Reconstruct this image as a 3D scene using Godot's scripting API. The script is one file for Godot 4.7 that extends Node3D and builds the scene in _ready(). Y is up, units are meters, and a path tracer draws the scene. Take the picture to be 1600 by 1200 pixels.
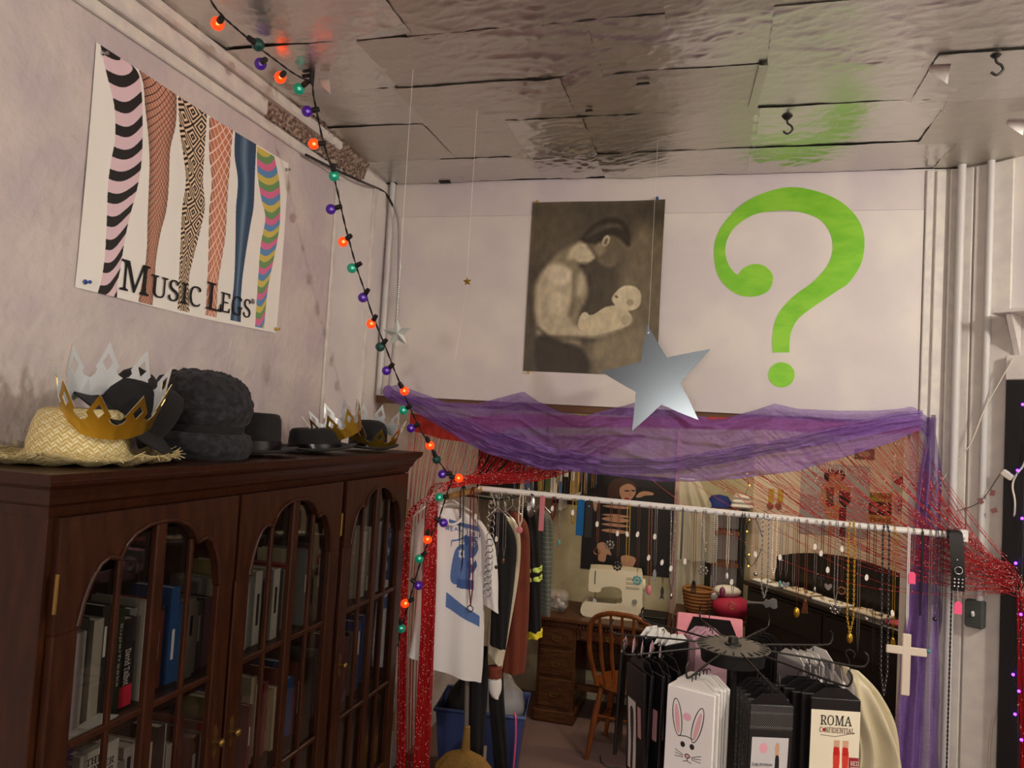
extends Node3D
# An old shop corner: a header over an alcove, a foil ceiling, a glass-fronted bookcase, a rail of necklaces.
# World: left wall x = 0, header face z = 0, floor y = 0. The camera stands at CAM.
const CAM := Vector3(1.6908, 2.0, 3.6)
const FOCAL := 1192.7
const CEIL := 3.2
var view := Basis.from_euler(Vector3(deg_to_rad(2.83), deg_to_rad(15.06), deg_to_rad(3.30)))
var taken := {}
var rng := RandomNumberGenerator.new()
var M := {}
var serif: SystemFont
var serif_bold: SystemFont
var sans: SystemFont

# ---- where a sight line meets a real plane of the room ----
func sight(px: float, py: float) -> Vector3: return view * Vector3((px - 800.0) / FOCAL, -(py - 600.0) / FOCAL, -1.0)
func on_z(px: float, py: float, z: float) -> Vector3:
	var d := sight(px, py)
	return CAM + d * ((z - CAM.z) / d.z)
func on_x(px: float, py: float, x: float) -> Vector3:
	var d := sight(px, py)
	return CAM + d * ((x - CAM.x) / d.x)
func on_y(px: float, py: float, y: float) -> Vector3:
	var d := sight(px, py)
	return CAM + d * ((y - CAM.y) / d.y)

# ---- mesh collector ----
class G:
	var st := SurfaceTool.new()
	func _init() -> void:
		st.begin(Mesh.PRIMITIVE_TRIANGLES)
		st.set_smooth_group(0)
	func flat() -> G:
		st.set_smooth_group(0xFFFFFFFF)
		return self
	func soft() -> G:
		st.set_smooth_group(0)
		return self
	func v(p: Vector3, uv := Vector2.ZERO) -> void:
		st.set_uv(uv)
		st.add_vertex(p)
	func tri(a: Vector3, b: Vector3, c: Vector3) -> void:
		v(a); v(b); v(c)
	func quad(a: Vector3, b: Vector3, c: Vector3, d: Vector3) -> void:
		v(a, Vector2(0, 0)); v(b, Vector2(1, 0)); v(c, Vector2(1, 1))
		v(a, Vector2(0, 0)); v(c, Vector2(1, 1)); v(d, Vector2(0, 1))
	# chamfered box
	func box(c: Vector3, s: Vector3, e := 0.0, b := Basis()) -> G:
		flat()
		var h := s * 0.5
		e = minf(e, minf(h.x, minf(h.y, h.z)) * 0.9)
		if e <= 0.0:
			for ax in 3:
				for sg in [-1.0, 1.0]:
					var n := Vector3.ZERO; n[ax] = sg
					var u := Vector3.ZERO; u[(ax + 1) % 3] = 1.0
					var w := Vector3.ZERO; w[(ax + 2) % 3] = sg
					var f := func(i: float, j: float) -> Vector3: return c + b * ((n + u * i + w * j) * h)
					quad(f.call(-1, 1), f.call(1, 1), f.call(1, -1), f.call(-1, -1))
			return self
		var g := h - Vector3(e, e, e)
		var pt := func(sx: float, sy: float, sz: float, ax: int) -> Vector3:
			var q := Vector3(sx, sy, sz) * g
			q[ax] += [sx, sy, sz][ax] * e
			return c + b * q
		for sg in [-1.0, 1.0]:
			quad(pt.call(sg, -1, sg, 0), pt.call(sg, 1, sg, 0), pt.call(sg, 1, -sg, 0), pt.call(sg, -1, -sg, 0))
			quad(pt.call(-sg, sg, -1, 1), pt.call(-sg, sg, 1, 1), pt.call(sg, sg, 1, 1), pt.call(sg, sg, -1, 1))
			quad(pt.call(-sg, -1, sg, 2), pt.call(-sg, 1, sg, 2), pt.call(sg, 1, sg, 2), pt.call(sg, -1, sg, 2))
		for p in [-1.0, 1.0]:
			for q in [-1.0, 1.0]:
				quad(pt.call(-1, p, q, 1), pt.call(1, p, q, 1), pt.call(1, p, q, 2), pt.call(-1, p, q, 2))
				quad(pt.call(p, -1, q, 0), pt.call(p, 1, q, 0), pt.call(p, 1, q, 2), pt.call(p, -1, q, 2))
				quad(pt.call(p, q, -1, 0), pt.call(p, q, 1, 0), pt.call(p, q, 1, 1), pt.call(p, q, -1, 1))
				for r in [-1.0, 1.0]: tri(pt.call(p, q, r, 0), pt.call(p, q, r, 1), pt.call(p, q, r, 2))
		return self
	func span(a: Vector3, z: Vector3, e := 0.0) -> G: return box((a + z) * 0.5, (z - a).abs(), e)
	# rounded bar along a path; r is one radius or one for each point
	func tube(pts: Array, r, n := 8, closed := false) -> G:
		soft()
		var rings := []
		var up := Vector3.ZERO
		var m := pts.size()
		for i in m:
			var a: Vector3 = pts[(i - 1 + m) % m] if closed else pts[maxi(i - 1, 0)]
			var z: Vector3 = pts[(i + 1) % m] if closed else pts[mini(i + 1, m - 1)]
			var t := (z - a).normalized()
			if up == Vector3.ZERO: up = Vector3.RIGHT if absf(t.x) < 0.8 else Vector3.UP
			up = (up - t * up.dot(t)).normalized()
			var s := t.cross(up)
			var rad: float = r[i] if r is Array else r
			var ring := []
			for k in n: ring.append((pts[i] as Vector3) + (up * cos(TAU * k / n) + s * sin(TAU * k / n)) * rad)
			rings.append(ring)
		for i in (m if closed else m - 1):
			var p: Array = rings[i]
			var q: Array = rings[(i + 1) % m]
			for k in n:
				var l := (k + 1) % n
				quad(p[k], q[k], q[l], p[l])
		if not closed:
			flat()
			for k in range(1, n - 1):
				tri(rings[0][0], rings[0][k], rings[0][k + 1])
				tri(rings[m - 1][0], rings[m - 1][k + 1], rings[m - 1][k])
		return self
	# turned profile of (radius, height)
	func lathe(prof: Array, n := 20, x := Transform3D(), bump = null) -> G:
		var band := 0
		for i in prof.size() - 1:
			if i > 0:
				var e: Vector2 = prof[i] - prof[i - 1]
				var f: Vector2 = prof[i + 1] - prof[i]
				if absf(e.angle_to(f)) > 0.9: band += 1
			st.set_smooth_group(band)
			for k in n:
				var q := []
				for c in [[i, k], [i + 1, k], [i + 1, k + 1], [i, k + 1]]:
					var a: float = TAU * (c[1] % n) / n
					var p: Vector2 = prof[c[0]]
					var w := Vector3(p.x * cos(a), p.y, p.x * sin(a))
					if bump: w = bump.call(w)
					q.append([x * w, Vector2(float(c[1]) / n, float(c[0]) / (prof.size() - 1))])
				for j in [0, 1, 2, 0, 2, 3]: v(q[j][0], q[j][1])
		return self
	func ball(c: Vector3, r: float, n := 8, s := Vector3.ONE) -> G:
		var prof := []
		var m := maxi(n / 2, 3)
		for i in m + 1: prof.append(Vector2(maxf(sin(PI * i / m), 0.0) * r, -cos(PI * i / m) * r))
		return lathe(prof, n, Transform3D(Basis.from_scale(s), c))
	# patch of points f(u, v)
	func grid(f: Callable, nu: int, nv: int) -> G:
		soft()
		var P := []
		for j in nv + 1:
			for i in nu + 1: P.append(f.call(float(i) / nu, float(j) / nv))
		for j in nv:
			for i in nu:
				var a := j * (nu + 1) + i
				for k in [[0, 0], [1, 0], [1, 1], [0, 0], [1, 1], [0, 1]]:
					v(P[a + k[0] + k[1] * (nu + 1)], Vector2(float(i + k[0]) / nu, float(j + k[1]) / nv))
		return self
	# flat outline given thickness d (towards +z), then put in place by x or bent by a function
	func cut(poly: Array, d: float, x := Transform3D(), bend = null) -> G:
		flat()
		var pp := PackedVector2Array(poly)
		var f := func(p: Vector2, z: float) -> Vector3:
			var w := Vector3(p.x, p.y, z)
			return x * (bend.call(w) if bend else w)
		var lo := pp[0]; var hi := pp[0]
		for p in pp:
			lo = lo.min(p); hi = hi.max(p)
		var t := Geometry2D.triangulate_polygon(pp)
		for i in range(0, t.size(), 3):
			for z in [d, 0.0]:
				for k in 3:
					var p: Vector2 = pp[t[i + k]]
					v(f.call(p, z), Vector2((p.x - lo.x) / maxf(hi.x - lo.x, 1e-6), (hi.y - p.y) / maxf(hi.y - lo.y, 1e-6)))
		for i in pp.size():
			var a := pp[i]; var b := pp[(i + 1) % pp.size()]
			quad(f.call(a, 0.0), f.call(b, 0.0), f.call(b, d), f.call(a, d))
		return self
	func mesh() -> ArrayMesh:
		st.generate_normals()
		return st.commit()

# ---- nodes ----
func numbered(called: String) -> String:
	var k: int = taken.get(called, 0)
	taken[called] = k + 1
	return called if k == 0 else "%s_%03d" % [called, k]
func tag(o: Node3D, label: String, category: String, group := "") -> void:
	o.set_meta("label", label)
	o.set_meta("category", category)
	if group != "": o.set_meta("group", group)
func thing(called: String, label: String, category: String, at := Vector3.ZERO, group := "") -> Node3D:
	var o := Node3D.new()
	o.name = numbered(called)
	add_child(o)
	o.position = at
	tag(o, label, category, group)
	return o
func mi(called: String, shape, mat: Material) -> MeshInstance3D:
	var o := MeshInstance3D.new()
	o.name = called
	o.mesh = shape.mesh() if shape is G else shape
	o.material_override = mat
	return o
# a part given in world coordinates (or in the thing's own while the thing is at the origin)
func part(root: Node3D, called: String, shape, mat: Material) -> MeshInstance3D:
	var o := mi(called, shape, mat)
	root.add_child(o, true)
	var top := root
	var off := Vector3.ZERO
	while top != self:
		off += top.position
		top = top.get_parent()
	o.position = -off
	return o
func single(called: String, shape, mat: Material, label: String, category: String, group := "") -> MeshInstance3D:
	var o := mi(numbered(called), shape, mat)
	add_child(o)
	tag(o, label, category, group)
	return o
func struct(called: String, shape, mat: Material) -> MeshInstance3D:
	var o := mi(called, shape, mat)
	add_child(o)
	o.set_meta("kind", "structure")
	return o
func stuff(o: Node3D) -> void: o.set_meta("kind", "stuff")
func nth(n: int) -> String:
	var w := ["first", "second", "third", "fourth", "fifth", "sixth", "seventh", "eighth", "ninth", "tenth", "eleventh", "twelfth"]
	if n <= 12: return w[n - 1]
	return str(n) + ("st" if n % 10 == 1 else "nd" if n % 10 == 2 else "rd" if n % 10 == 3 else "th")

# ---- materials ----
func mat(c: Color, rough := 0.7, metal := 0.0) -> StandardMaterial3D:
	var m := StandardMaterial3D.new()
	m.albedo_color = c
	m.roughness = rough
	m.metallic = metal
	return m
func hexm(h: String, rough := 0.7, metal := 0.0) -> StandardMaterial3D: return mat(Color(h), rough, metal)
func noise_tex(freq: float, lo: Color, hi: Color, octaves := 4, kind := FastNoiseLite.TYPE_SIMPLEX_SMOOTH, normal := 0.0, size := 512, seed_ := 1) -> NoiseTexture2D:
	var n := FastNoiseLite.new()
	n.noise_type = kind
	n.frequency = freq
	n.fractal_octaves = octaves
	n.seed = seed_
	var t := NoiseTexture2D.new()
	t.width = size
	t.height = size
	t.seamless = true
	t.noise = n
	if normal > 0.0:
		t.as_normal_map = true
		t.bump_strength = normal
	else:
		var g := Gradient.new()
		g.colors = PackedColorArray([lo, hi])
		g.offsets = PackedFloat32Array([0.25, 0.75])
		t.color_ramp = g
	return t
func triplanar(m: StandardMaterial3D, scale_: Vector3) -> StandardMaterial3D:
	m.uv1_triplanar = true
	m.uv1_world_triplanar = true
	m.uv1_scale = scale_
	return m
func printed(img: Image, rough := 0.5) -> StandardMaterial3D:
	var m := mat(Color.WHITE, rough)
	m.albedo_texture = ImageTexture.create_from_image(img)
	return m

# ---- flat print (posters, packets): fractions of the sheet, y downwards ----
class Pic:
	var im: Image
	var w: int
	var h: int
	func _init(w_: int, h_: int, c: Color) -> void:
		w = w_; h = h_
		im = Image.create(w, h, false, Image.FORMAT_RGB8)
		im.fill(c)
	func rect(x0: float, y0: float, x1: float, y1: float, c: Color) -> void:
		im.fill_rect(Rect2i(int(x0 * w), int(y0 * h), maxi(1, int((x1 - x0) * w)), maxi(1, int((y1 - y0) * h))), c)
	func poly(pts: Array, c: Color) -> void:
		var y0 := 1e9; var y1 := -1e9
		for p in pts:
			y0 = minf(y0, p.y * h); y1 = maxf(y1, p.y * h)
		for y in range(maxi(0, int(y0)), mini(h, int(y1) + 1)):
			var xs := []
			var yy := y + 0.5
			for i in pts.size():
				var a: Vector2 = pts[i] * Vector2(w, h)
				var b: Vector2 = pts[(i + 1) % pts.size()] * Vector2(w, h)
				if (a.y <= yy) != (b.y <= yy): xs.append(a.x + (yy - a.y) / (b.y - a.y) * (b.x - a.x))
			xs.sort()
			for i in range(0, xs.size() - 1, 2):
				var l := int(round(xs[i]))
				im.fill_rect(Rect2i(l, y, maxi(1, int(round(xs[i + 1])) - l), 1).intersection(Rect2i(0, 0, w, h)), c)
	func blob(pts: Array, c: Color) -> void:   # closed smooth outline through the points
		var q := []
		var n := pts.size()
		for i in n:
			for k in 6:
				q.append((pts[i] as Vector2).cubic_interpolate(pts[(i + 1) % n], pts[(i - 1 + n) % n], pts[(i + 2) % n], k / 6.0))
		poly(q, c)
	func ell(cx: float, cy: float, rx: float, ry: float, c: Color, turn := 0.0) -> void:
		var q := []
		for k in 28:
			var o := Vector2(cos(TAU * k / 28.0) * rx * w, sin(TAU * k / 28.0) * ry * h).rotated(turn)
			q.append(Vector2(cx, cy) + o / Vector2(w, h))
		poly(q, c)
	func line(pts: Array, wd: float, c: Color) -> void:
		for i in pts.size() - 1:
			var a: Vector2 = pts[i] * Vector2(w, h)
			var b: Vector2 = pts[i + 1] * Vector2(w, h)
			var s := (b - a).normalized().orthogonal() * wd * w * 0.5
			poly([(a + s) / Vector2(w, h), (b + s) / Vector2(w, h), (b - s) / Vector2(w, h), (a - s) / Vector2(w, h)], c)
func shape2(list: Array) -> Array:   # flat list of numbers to points
	var o := []
	for i in range(0, list.size(), 2): o.append(Vector2(list[i], list[i + 1]))
	return o
# raised ink: lettering of capital height h fitted to width w (0 keeps its own), lower left corner at x.origin
func letters(root: Node3D, s: String, h: float, w: float, m: Material, x: Transform3D, f: Font = null, called := "lettering") -> MeshInstance3D:
	var t := TextMesh.new()
	t.font = f if f else serif
	t.text = s
	t.font_size = 48
	t.pixel_size = 0.01
	t.depth = 0.002
	t.curve_step = 1.0
	t.horizontal_alignment = HORIZONTAL_ALIGNMENT_LEFT
	var bb := t.get_aabb()
	var sy := h / bb.size.y
	var sx := w / bb.size.x if w > 0.0 else sy
	var o := mi(called, t, m)
	root.add_child(o, true)
	var top := root
	var off := Vector3.ZERO
	while top != self:
		off += top.position
		top = top.get_parent()
	var loc := Transform3D(Basis.from_scale(Vector3(sx, sy, 0.3)), Vector3(-bb.position.x * sx, -bb.position.y * sy, 0))
	o.transform = Transform3D(x.basis, x.origin - off) * loc
	return o
func bez(pts: Array, n := 6) -> Array:   # smooth path through points
	var o := []
	for i in pts.size() - 1:
		for k in n:
			o.append((pts[i] as Vector3).cubic_interpolate(pts[i + 1], pts[maxi(i - 1, 0)], pts[mini(i + 2, pts.size() - 1)], float(k) / n))
	o.append(pts[-1])
	return o
func bez2(list: Array, n := 6, closed := true) -> Array:
	var p := shape2(list)
	var o := []
	var m := p.size()
	for i in (m if closed else m - 1):
		for k in n:
			var a: Vector2 = p[(i - 1 + m) % m] if closed else p[maxi(i - 1, 0)]
			var z: Vector2 = p[(i + 2) % m] if closed else p[mini(i + 2, m - 1)]
			o.append((p[i] as Vector2).cubic_interpolate(p[(i + 1) % m], a, z, float(k) / n))
	if not closed: o.append(p[-1])
	return o
func line_at(list: Array, x: float) -> float:   # height of a polyline [x0, y0, x1, y1 ...] at x
	for i in range(0, list.size() - 2, 2):
		if x <= list[i + 2]: return lerpf(list[i + 1], list[i + 3], clampf((x - list[i]) / (list[i + 2] - list[i]), 0, 1))
	return list[-1]

func lamp_area(at: Vector3, size: Vector2, towards: Basis, energy: float, c: Color) -> void:
	var l := AreaLight3D.new()
	l.name = numbered("fixture_light")
	l.area_size = size
	l.light_energy = energy
	l.light_color = c
	l.area_range = 14.0
	l.area_attenuation = 2.0
	l.shadow_enabled = true
	l.transform = Transform3D(towards, at)
	add_child(l)
func lamp_globe(at: Vector3, size: float, energy: float, c: Color) -> void:
	var l := OmniLight3D.new()
	l.name = numbered("globe_light")
	l.light_size = size
	l.light_energy = energy
	l.light_color = c
	l.omni_range = 14.0
	l.omni_attenuation = 2.0
	l.shadow_enabled = true
	l.position = at
	add_child(l)

func _ready() -> void:
	rng.seed = 7
	var cam := Camera3D.new()
	cam.name = "camera"
	cam.fov = 53.41
	cam.transform = Transform3D(view, CAM)
	cam.near = 0.05
	cam.current = true
	add_child(cam)
	var env := Environment.new()
	env.background_mode = Environment.BG_COLOR
	env.background_color = Color.BLACK
	env.tonemap_mode = Environment.TONE_MAPPER_LINEAR
	env.tonemap_exposure = 1.0
	env.sdfgi_enabled = true
	env.ssao_enabled = true
	env.ssil_enabled = true
	var we := WorldEnvironment.new()
	we.name = "world"
	we.environment = env
	add_child(we)
	var down := Basis(Vector3.RIGHT, -PI / 2)
	lamp_globe(Vector3(3.6, 2.95, 2.2), 0.1, 2.75, Color(1.0, 0.965, 0.91))
	lamp_area(Vector3(1.9, 3.06, 5.0), Vector2(1.2, 0.16), down, 3.0, Color(1.0, 0.965, 0.91))  # added fill: an unseen strip light behind the viewer
	lamp_globe(Vector3(1.5, 1.95, 5.0), 0.13, 2.45, Color(1.0, 0.955, 0.89))
	lamp_area(Vector3(1.75, 2.52, -0.95), Vector2(0.9, 0.12), down, 1.6, Color(1.0, 0.91, 0.76))
	serif = SystemFont.new(); serif.font_names = PackedStringArray(["Droid Serif"])
	serif_bold = SystemFont.new(); serif_bold.font_names = PackedStringArray(["Droid Serif"]); serif_bold.font_weight = 700
	sans = SystemFont.new(); sans.font_names = PackedStringArray(["Droid Sans"])
	materials()
	shell()
	ceiling()
	lamps()
	wall_things()
	bookcase()
	hats()
	curtains()
	alcove()
	clothes()
	rail()
	spinner()
	string_lights()
	right_side()

func materials() -> void:
	M.plaster = triplanar(mat(Color("cdc4c4"), 0.85), Vector3(0.9, 0.9, 0.9))
	M.plaster.albedo_texture = noise_tex(0.006, Color(0.94, 0.92, 0.94), Color(1, 0.99, 0.97), 4)
	M.plaster.normal_enabled = true
	M.plaster.normal_texture = noise_tex(0.035, Color.BLACK, Color.WHITE, 4, FastNoiseLite.TYPE_SIMPLEX_SMOOTH, 6.0, 512, 5)
	M.plaster.normal_scale = 0.3
	M.board = triplanar(mat(Color("e0dad8"), 0.6), Vector3(0.7, 0.7, 0.7))
	M.board.albedo_texture = noise_tex(0.005, Color(0.95, 0.94, 0.955), Color(1, 1, 0.98), 4, FastNoiseLite.TYPE_SIMPLEX_SMOOTH, 0.0, 512, 9)
	M.board2 = M.board.duplicate(); M.board2.albedo_color = Color("d8d0d2")
	M.trim = triplanar(mat(Color("dcd7d2"), 0.5), Vector3(2, 2, 2))
	M.trim.albedo_texture = noise_tex(0.01, Color(0.94, 0.93, 0.94), Color(1, 1, 0.98), 5, FastNoiseLite.TYPE_SIMPLEX_SMOOTH, 0.0, 512, 12)
	M.crumble = triplanar(mat(Color("b9aca2"), 0.95), Vector3(6, 6, 6))
	M.crumble.albedo_texture = noise_tex(0.02, Color(0.42, 0.32, 0.27), Color(1, 0.98, 0.95), 5, FastNoiseLite.TYPE_CELLULAR)
	M.pipe = mat(Color("cdcbca"), 0.4)
	M.foil = triplanar(mat(Color("d0cdc8"), 0.33, 1.0), Vector3(1.1, 1.1, 1.1))
	M.foil.normal_enabled = true
	M.foil.normal_texture = noise_tex(0.016, Color.BLACK, Color.WHITE, 3, FastNoiseLite.TYPE_CELLULAR, 6.0, 1024, 21)
	M.foil.normal_scale = 0.3
	M.carpet = triplanar(mat(Color("8a6f6a"), 1.0), Vector3(5, 5, 5))
	M.carpet.albedo_texture = noise_tex(0.2, Color(0.72, 0.7, 0.72), Color(1, 1, 1), 3)
	M.alcove = triplanar(mat(Color("c8c0a4"), 0.85), Vector3(1, 1, 1))
	M.alcove.albedo_texture = noise_tex(0.008, Color(0.9, 0.9, 0.87), Color(1, 1, 1), 4)
	M.cream = mat(Color("ead9c6"), 0.8)
	M.dark = mat(Color("16120f"), 0.8)
	M.black = mat(Color("121113"), 0.6)
	M.black_gloss = mat(Color("0d0c0e"), 0.25)
	M.black_felt = mat(Color("131215"), 0.95)
	M.black_felt.rim_enabled = true; M.black_felt.rim = 0.15
	M.steel = mat(Color("b9b9bb"), 0.25, 1.0)
	M.wire = mat(Color("3a3937"), 0.4, 0.7)
	M.gold = mat(Color("cfa83e"), 0.28, 0.9)
	M.brass = mat(Color("7d6236"), 0.4, 0.9)
	M.white = mat(Color("e9e7e4"), 0.5)
	M.ink = mat(Color("0f0d0d"), 0.7)
	M.paper = mat(Color("efeae0"), 0.6)
	M.wood = triplanar(mat(Color("371a0a"), 0.4), Vector3(2.0, 0.35, 2.0))
	M.wood.albedo_texture = noise_tex(0.03, Color(0.78, 0.73, 0.7), Color(1, 1, 1), 5, FastNoiseLite.TYPE_SIMPLEX_SMOOTH, 0.0, 512, 3)
	M.wood.clearcoat_enabled = true; M.wood.clearcoat = 0.12
	M.wood.metallic_specular = 0.35; M.wood.clearcoat_roughness = 0.25
	M.desk = M.wood.duplicate(); M.desk.albedo_color = Color("5e3a22"); M.desk.uv1_scale = Vector3(0.5, 2.5, 2.0); M.desk.roughness = 0.45
	M.chair = M.wood.duplicate(); M.chair.albedo_color = Color("8a4f24")
	M.glass = mat(Color(0.1, 0.085, 0.07, 0.2), 0.03)  # dark tint put in to dim the shelves behind the panes
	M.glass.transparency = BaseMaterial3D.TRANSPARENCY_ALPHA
	M.clear = mat(Color(0.95, 0.95, 0.95, 0.25), 0.12)
	M.clear.transparency = BaseMaterial3D.TRANSPARENCY_ALPHA
	M.thread = mat(Color("e8e4dc"), 0.4)
	M.pink = mat(Color("ff5f8f"), 0.6)
	M.silver_card = mat(Color("666e76"), 0.24, 1.0)
	M.blue_pin = mat(Color("2a4f9e"), 0.3)
	M.gold_pin = mat(Color("c6a33f"), 0.3, 0.6)

# ---------------- the room ----------------
func shell() -> void:
	var g := G.new().span(Vector3(-0.12, 0, -2.3), Vector3(0, CEIL + 0.12, 6.3))
	struct("wall_left", g, M.plaster)
	struct("floor", G.new().span(Vector3(-0.1, -0.1, -2.3), Vector3(4.8, 0, 6.3)), M.carpet)
	struct("wall_behind", G.new().span(Vector3(0, 0, 6.2), Vector3(4.7, CEIL + 0.1, 6.32)), hexm("7d757a", 0.8))
	struct("wall_right", G.new().span(Vector3(4.6, 0, 1.3), Vector3(4.72, CEIL + 0.1, 6.2)), M.board)
	# header over the alcove: lower sheet and the older band above it
	var hd := struct("wall_back", G.new().span(Vector3(0, 2.095, -0.045), Vector3(2.525, 3.02, 0), 0.002), M.board)
	part(hd, "upper_band", G.new().span(Vector3(0, 3.0205, -0.045), Vector3(2.56, CEIL, -0.003), 0.002), M.board2)
	part(hd, "brown_strip", G.new().span(Vector3(0, 2.06, -0.12), Vector3(2.525, 2.094, -0.012), 0.002), mat(Color("6b4a33"), 0.7))  # plain brown strip along the underside of the header
	struct("wall_jamb", G.new().span(Vector3(2.5, 0, -0.12), Vector3(2.68, CEIL, -0.012)), M.board)
	# stepped door casing beside the header
	struct("trim_1", G.new().span(Vector3(2.527, 0, -0.01), Vector3(2.556, CEIL - 0.01, 0.012), 0.003), M.trim)
	struct("trim_2", G.new().span(Vector3(2.568, 0, -0.012), Vector3(2.606, CEIL - 0.01, 0.004), 0.003), M.trim)
	struct("trim_3", G.new().span(Vector3(2.618, 0, -0.012), Vector3(2.668, CEIL - 0.01, 0.022), 0.004), M.trim)
	# slanting wall to the right
	var w := Basis(Vector3.UP, deg_to_rad(-36.0))
	var o := Vector3(2.67, 0, 0)
	var sl := struct("wall_slanted", G.new().box(o + w * Vector3(1.2, 1.6, -0.066), Vector3(2.4, 3.2, 0.12), 0.0, w), M.board)
	for k in [[-0.004, 0.046], [0.054, 0.196]]:
		part(sl, "plank", G.new().box(o + w * Vector3((k[0] + k[1]) / 2.0, 1.595, 0.004), Vector3(k[1] - k[0], 3.19, 0.016), 0.003, w), M.trim)
	# alcove shell
	struct("wall_alcove_back", G.new().span(Vector3(-0.1, 0, -2.25), Vector3(1.97, 2.6, -2.1)), M.alcove)
	struct("wall_alcove_closet", G.new().span(Vector3(1.97, 0, -2.25), Vector3(3.4, 2.6, -2.1)), M.cream)
	struct("wall_alcove_right", G.new().span(Vector3(3.2, 0, -2.2), Vector3(3.32, 2.6, 0.4)), M.cream)
	struct("ceiling_alcove", G.new().span(Vector3(-0.1, 2.6, -2.3), Vector3(3.4, 2.7, -0.05)), M.cream)
	struct("trim_4", G.new().span(Vector3(1.428, 0.4, -2.1), Vector3(1.462, 2.6, -2.06), 0.004), mat(Color("d9aeb2"), 0.6))
	# cornice on the left wall, with the stretch where plaster has come away
	var c := struct("trim_5", G.new().span(Vector3(0, 3.045, 0.5), Vector3(0.014, 3.085, 6.2), 0.004), M.trim)
	part(c, "upper_board", G.new().span(Vector3(0, 3.088, 1.15), Vector3(0.03, 3.15, 6.2), 0.005), M.trim)
	part(c, "top_bead", G.new().span(Vector3(0, 3.152, 0.6), Vector3(0.05, 3.196, 6.2), 0.01), M.trim)
	var nz := FastNoiseLite.new()
	nz.frequency = 18.0
	nz.seed = 4
	var cr := G.new().grid(func(u: float, v: float) -> Vector3:
		var z := lerpf(0.3, 1.2, u)
		var y := lerpf(3.09, 3.2, v)
		return Vector3(0.004 + maxf(0.0, sin(PI * clampf(u, 0.02, 0.98))) * 0.03 * (0.6 + 0.9 * nz.get_noise_2d(z, y * 2.0)) + 0.03 * v * v, y + 0.012 * nz.get_noise_2d(z * 2.0 + 9.0, y), z), 110, 12)
	part(c, "crumbling_plaster", cr, M.crumble)
	# strips and conduit near the corner
	struct("trim_6", G.new().span(Vector3(0, 0, 0.535), Vector3(0.012, 3.04, 0.56), 0.003), M.trim)
	struct("trim_7", G.new().span(Vector3(0, 0, 0.02), Vector3(0.007, 3.18, 0.525), 0.002), M.board)
	struct("trim_8", G.new().span(Vector3(0.002, 0, 0.16), Vector3(0.02, 3.17, 0.2), 0.003), M.trim)
	single("conduit_pipe", G.new().tube([Vector3(0.035, 2.1, 0.03), Vector3(0.035, 3.19, 0.03)], 0.014, 12), M.pipe, "pale painted conduit running up the corner beside the purple cloth knot", "pipe")

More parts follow.
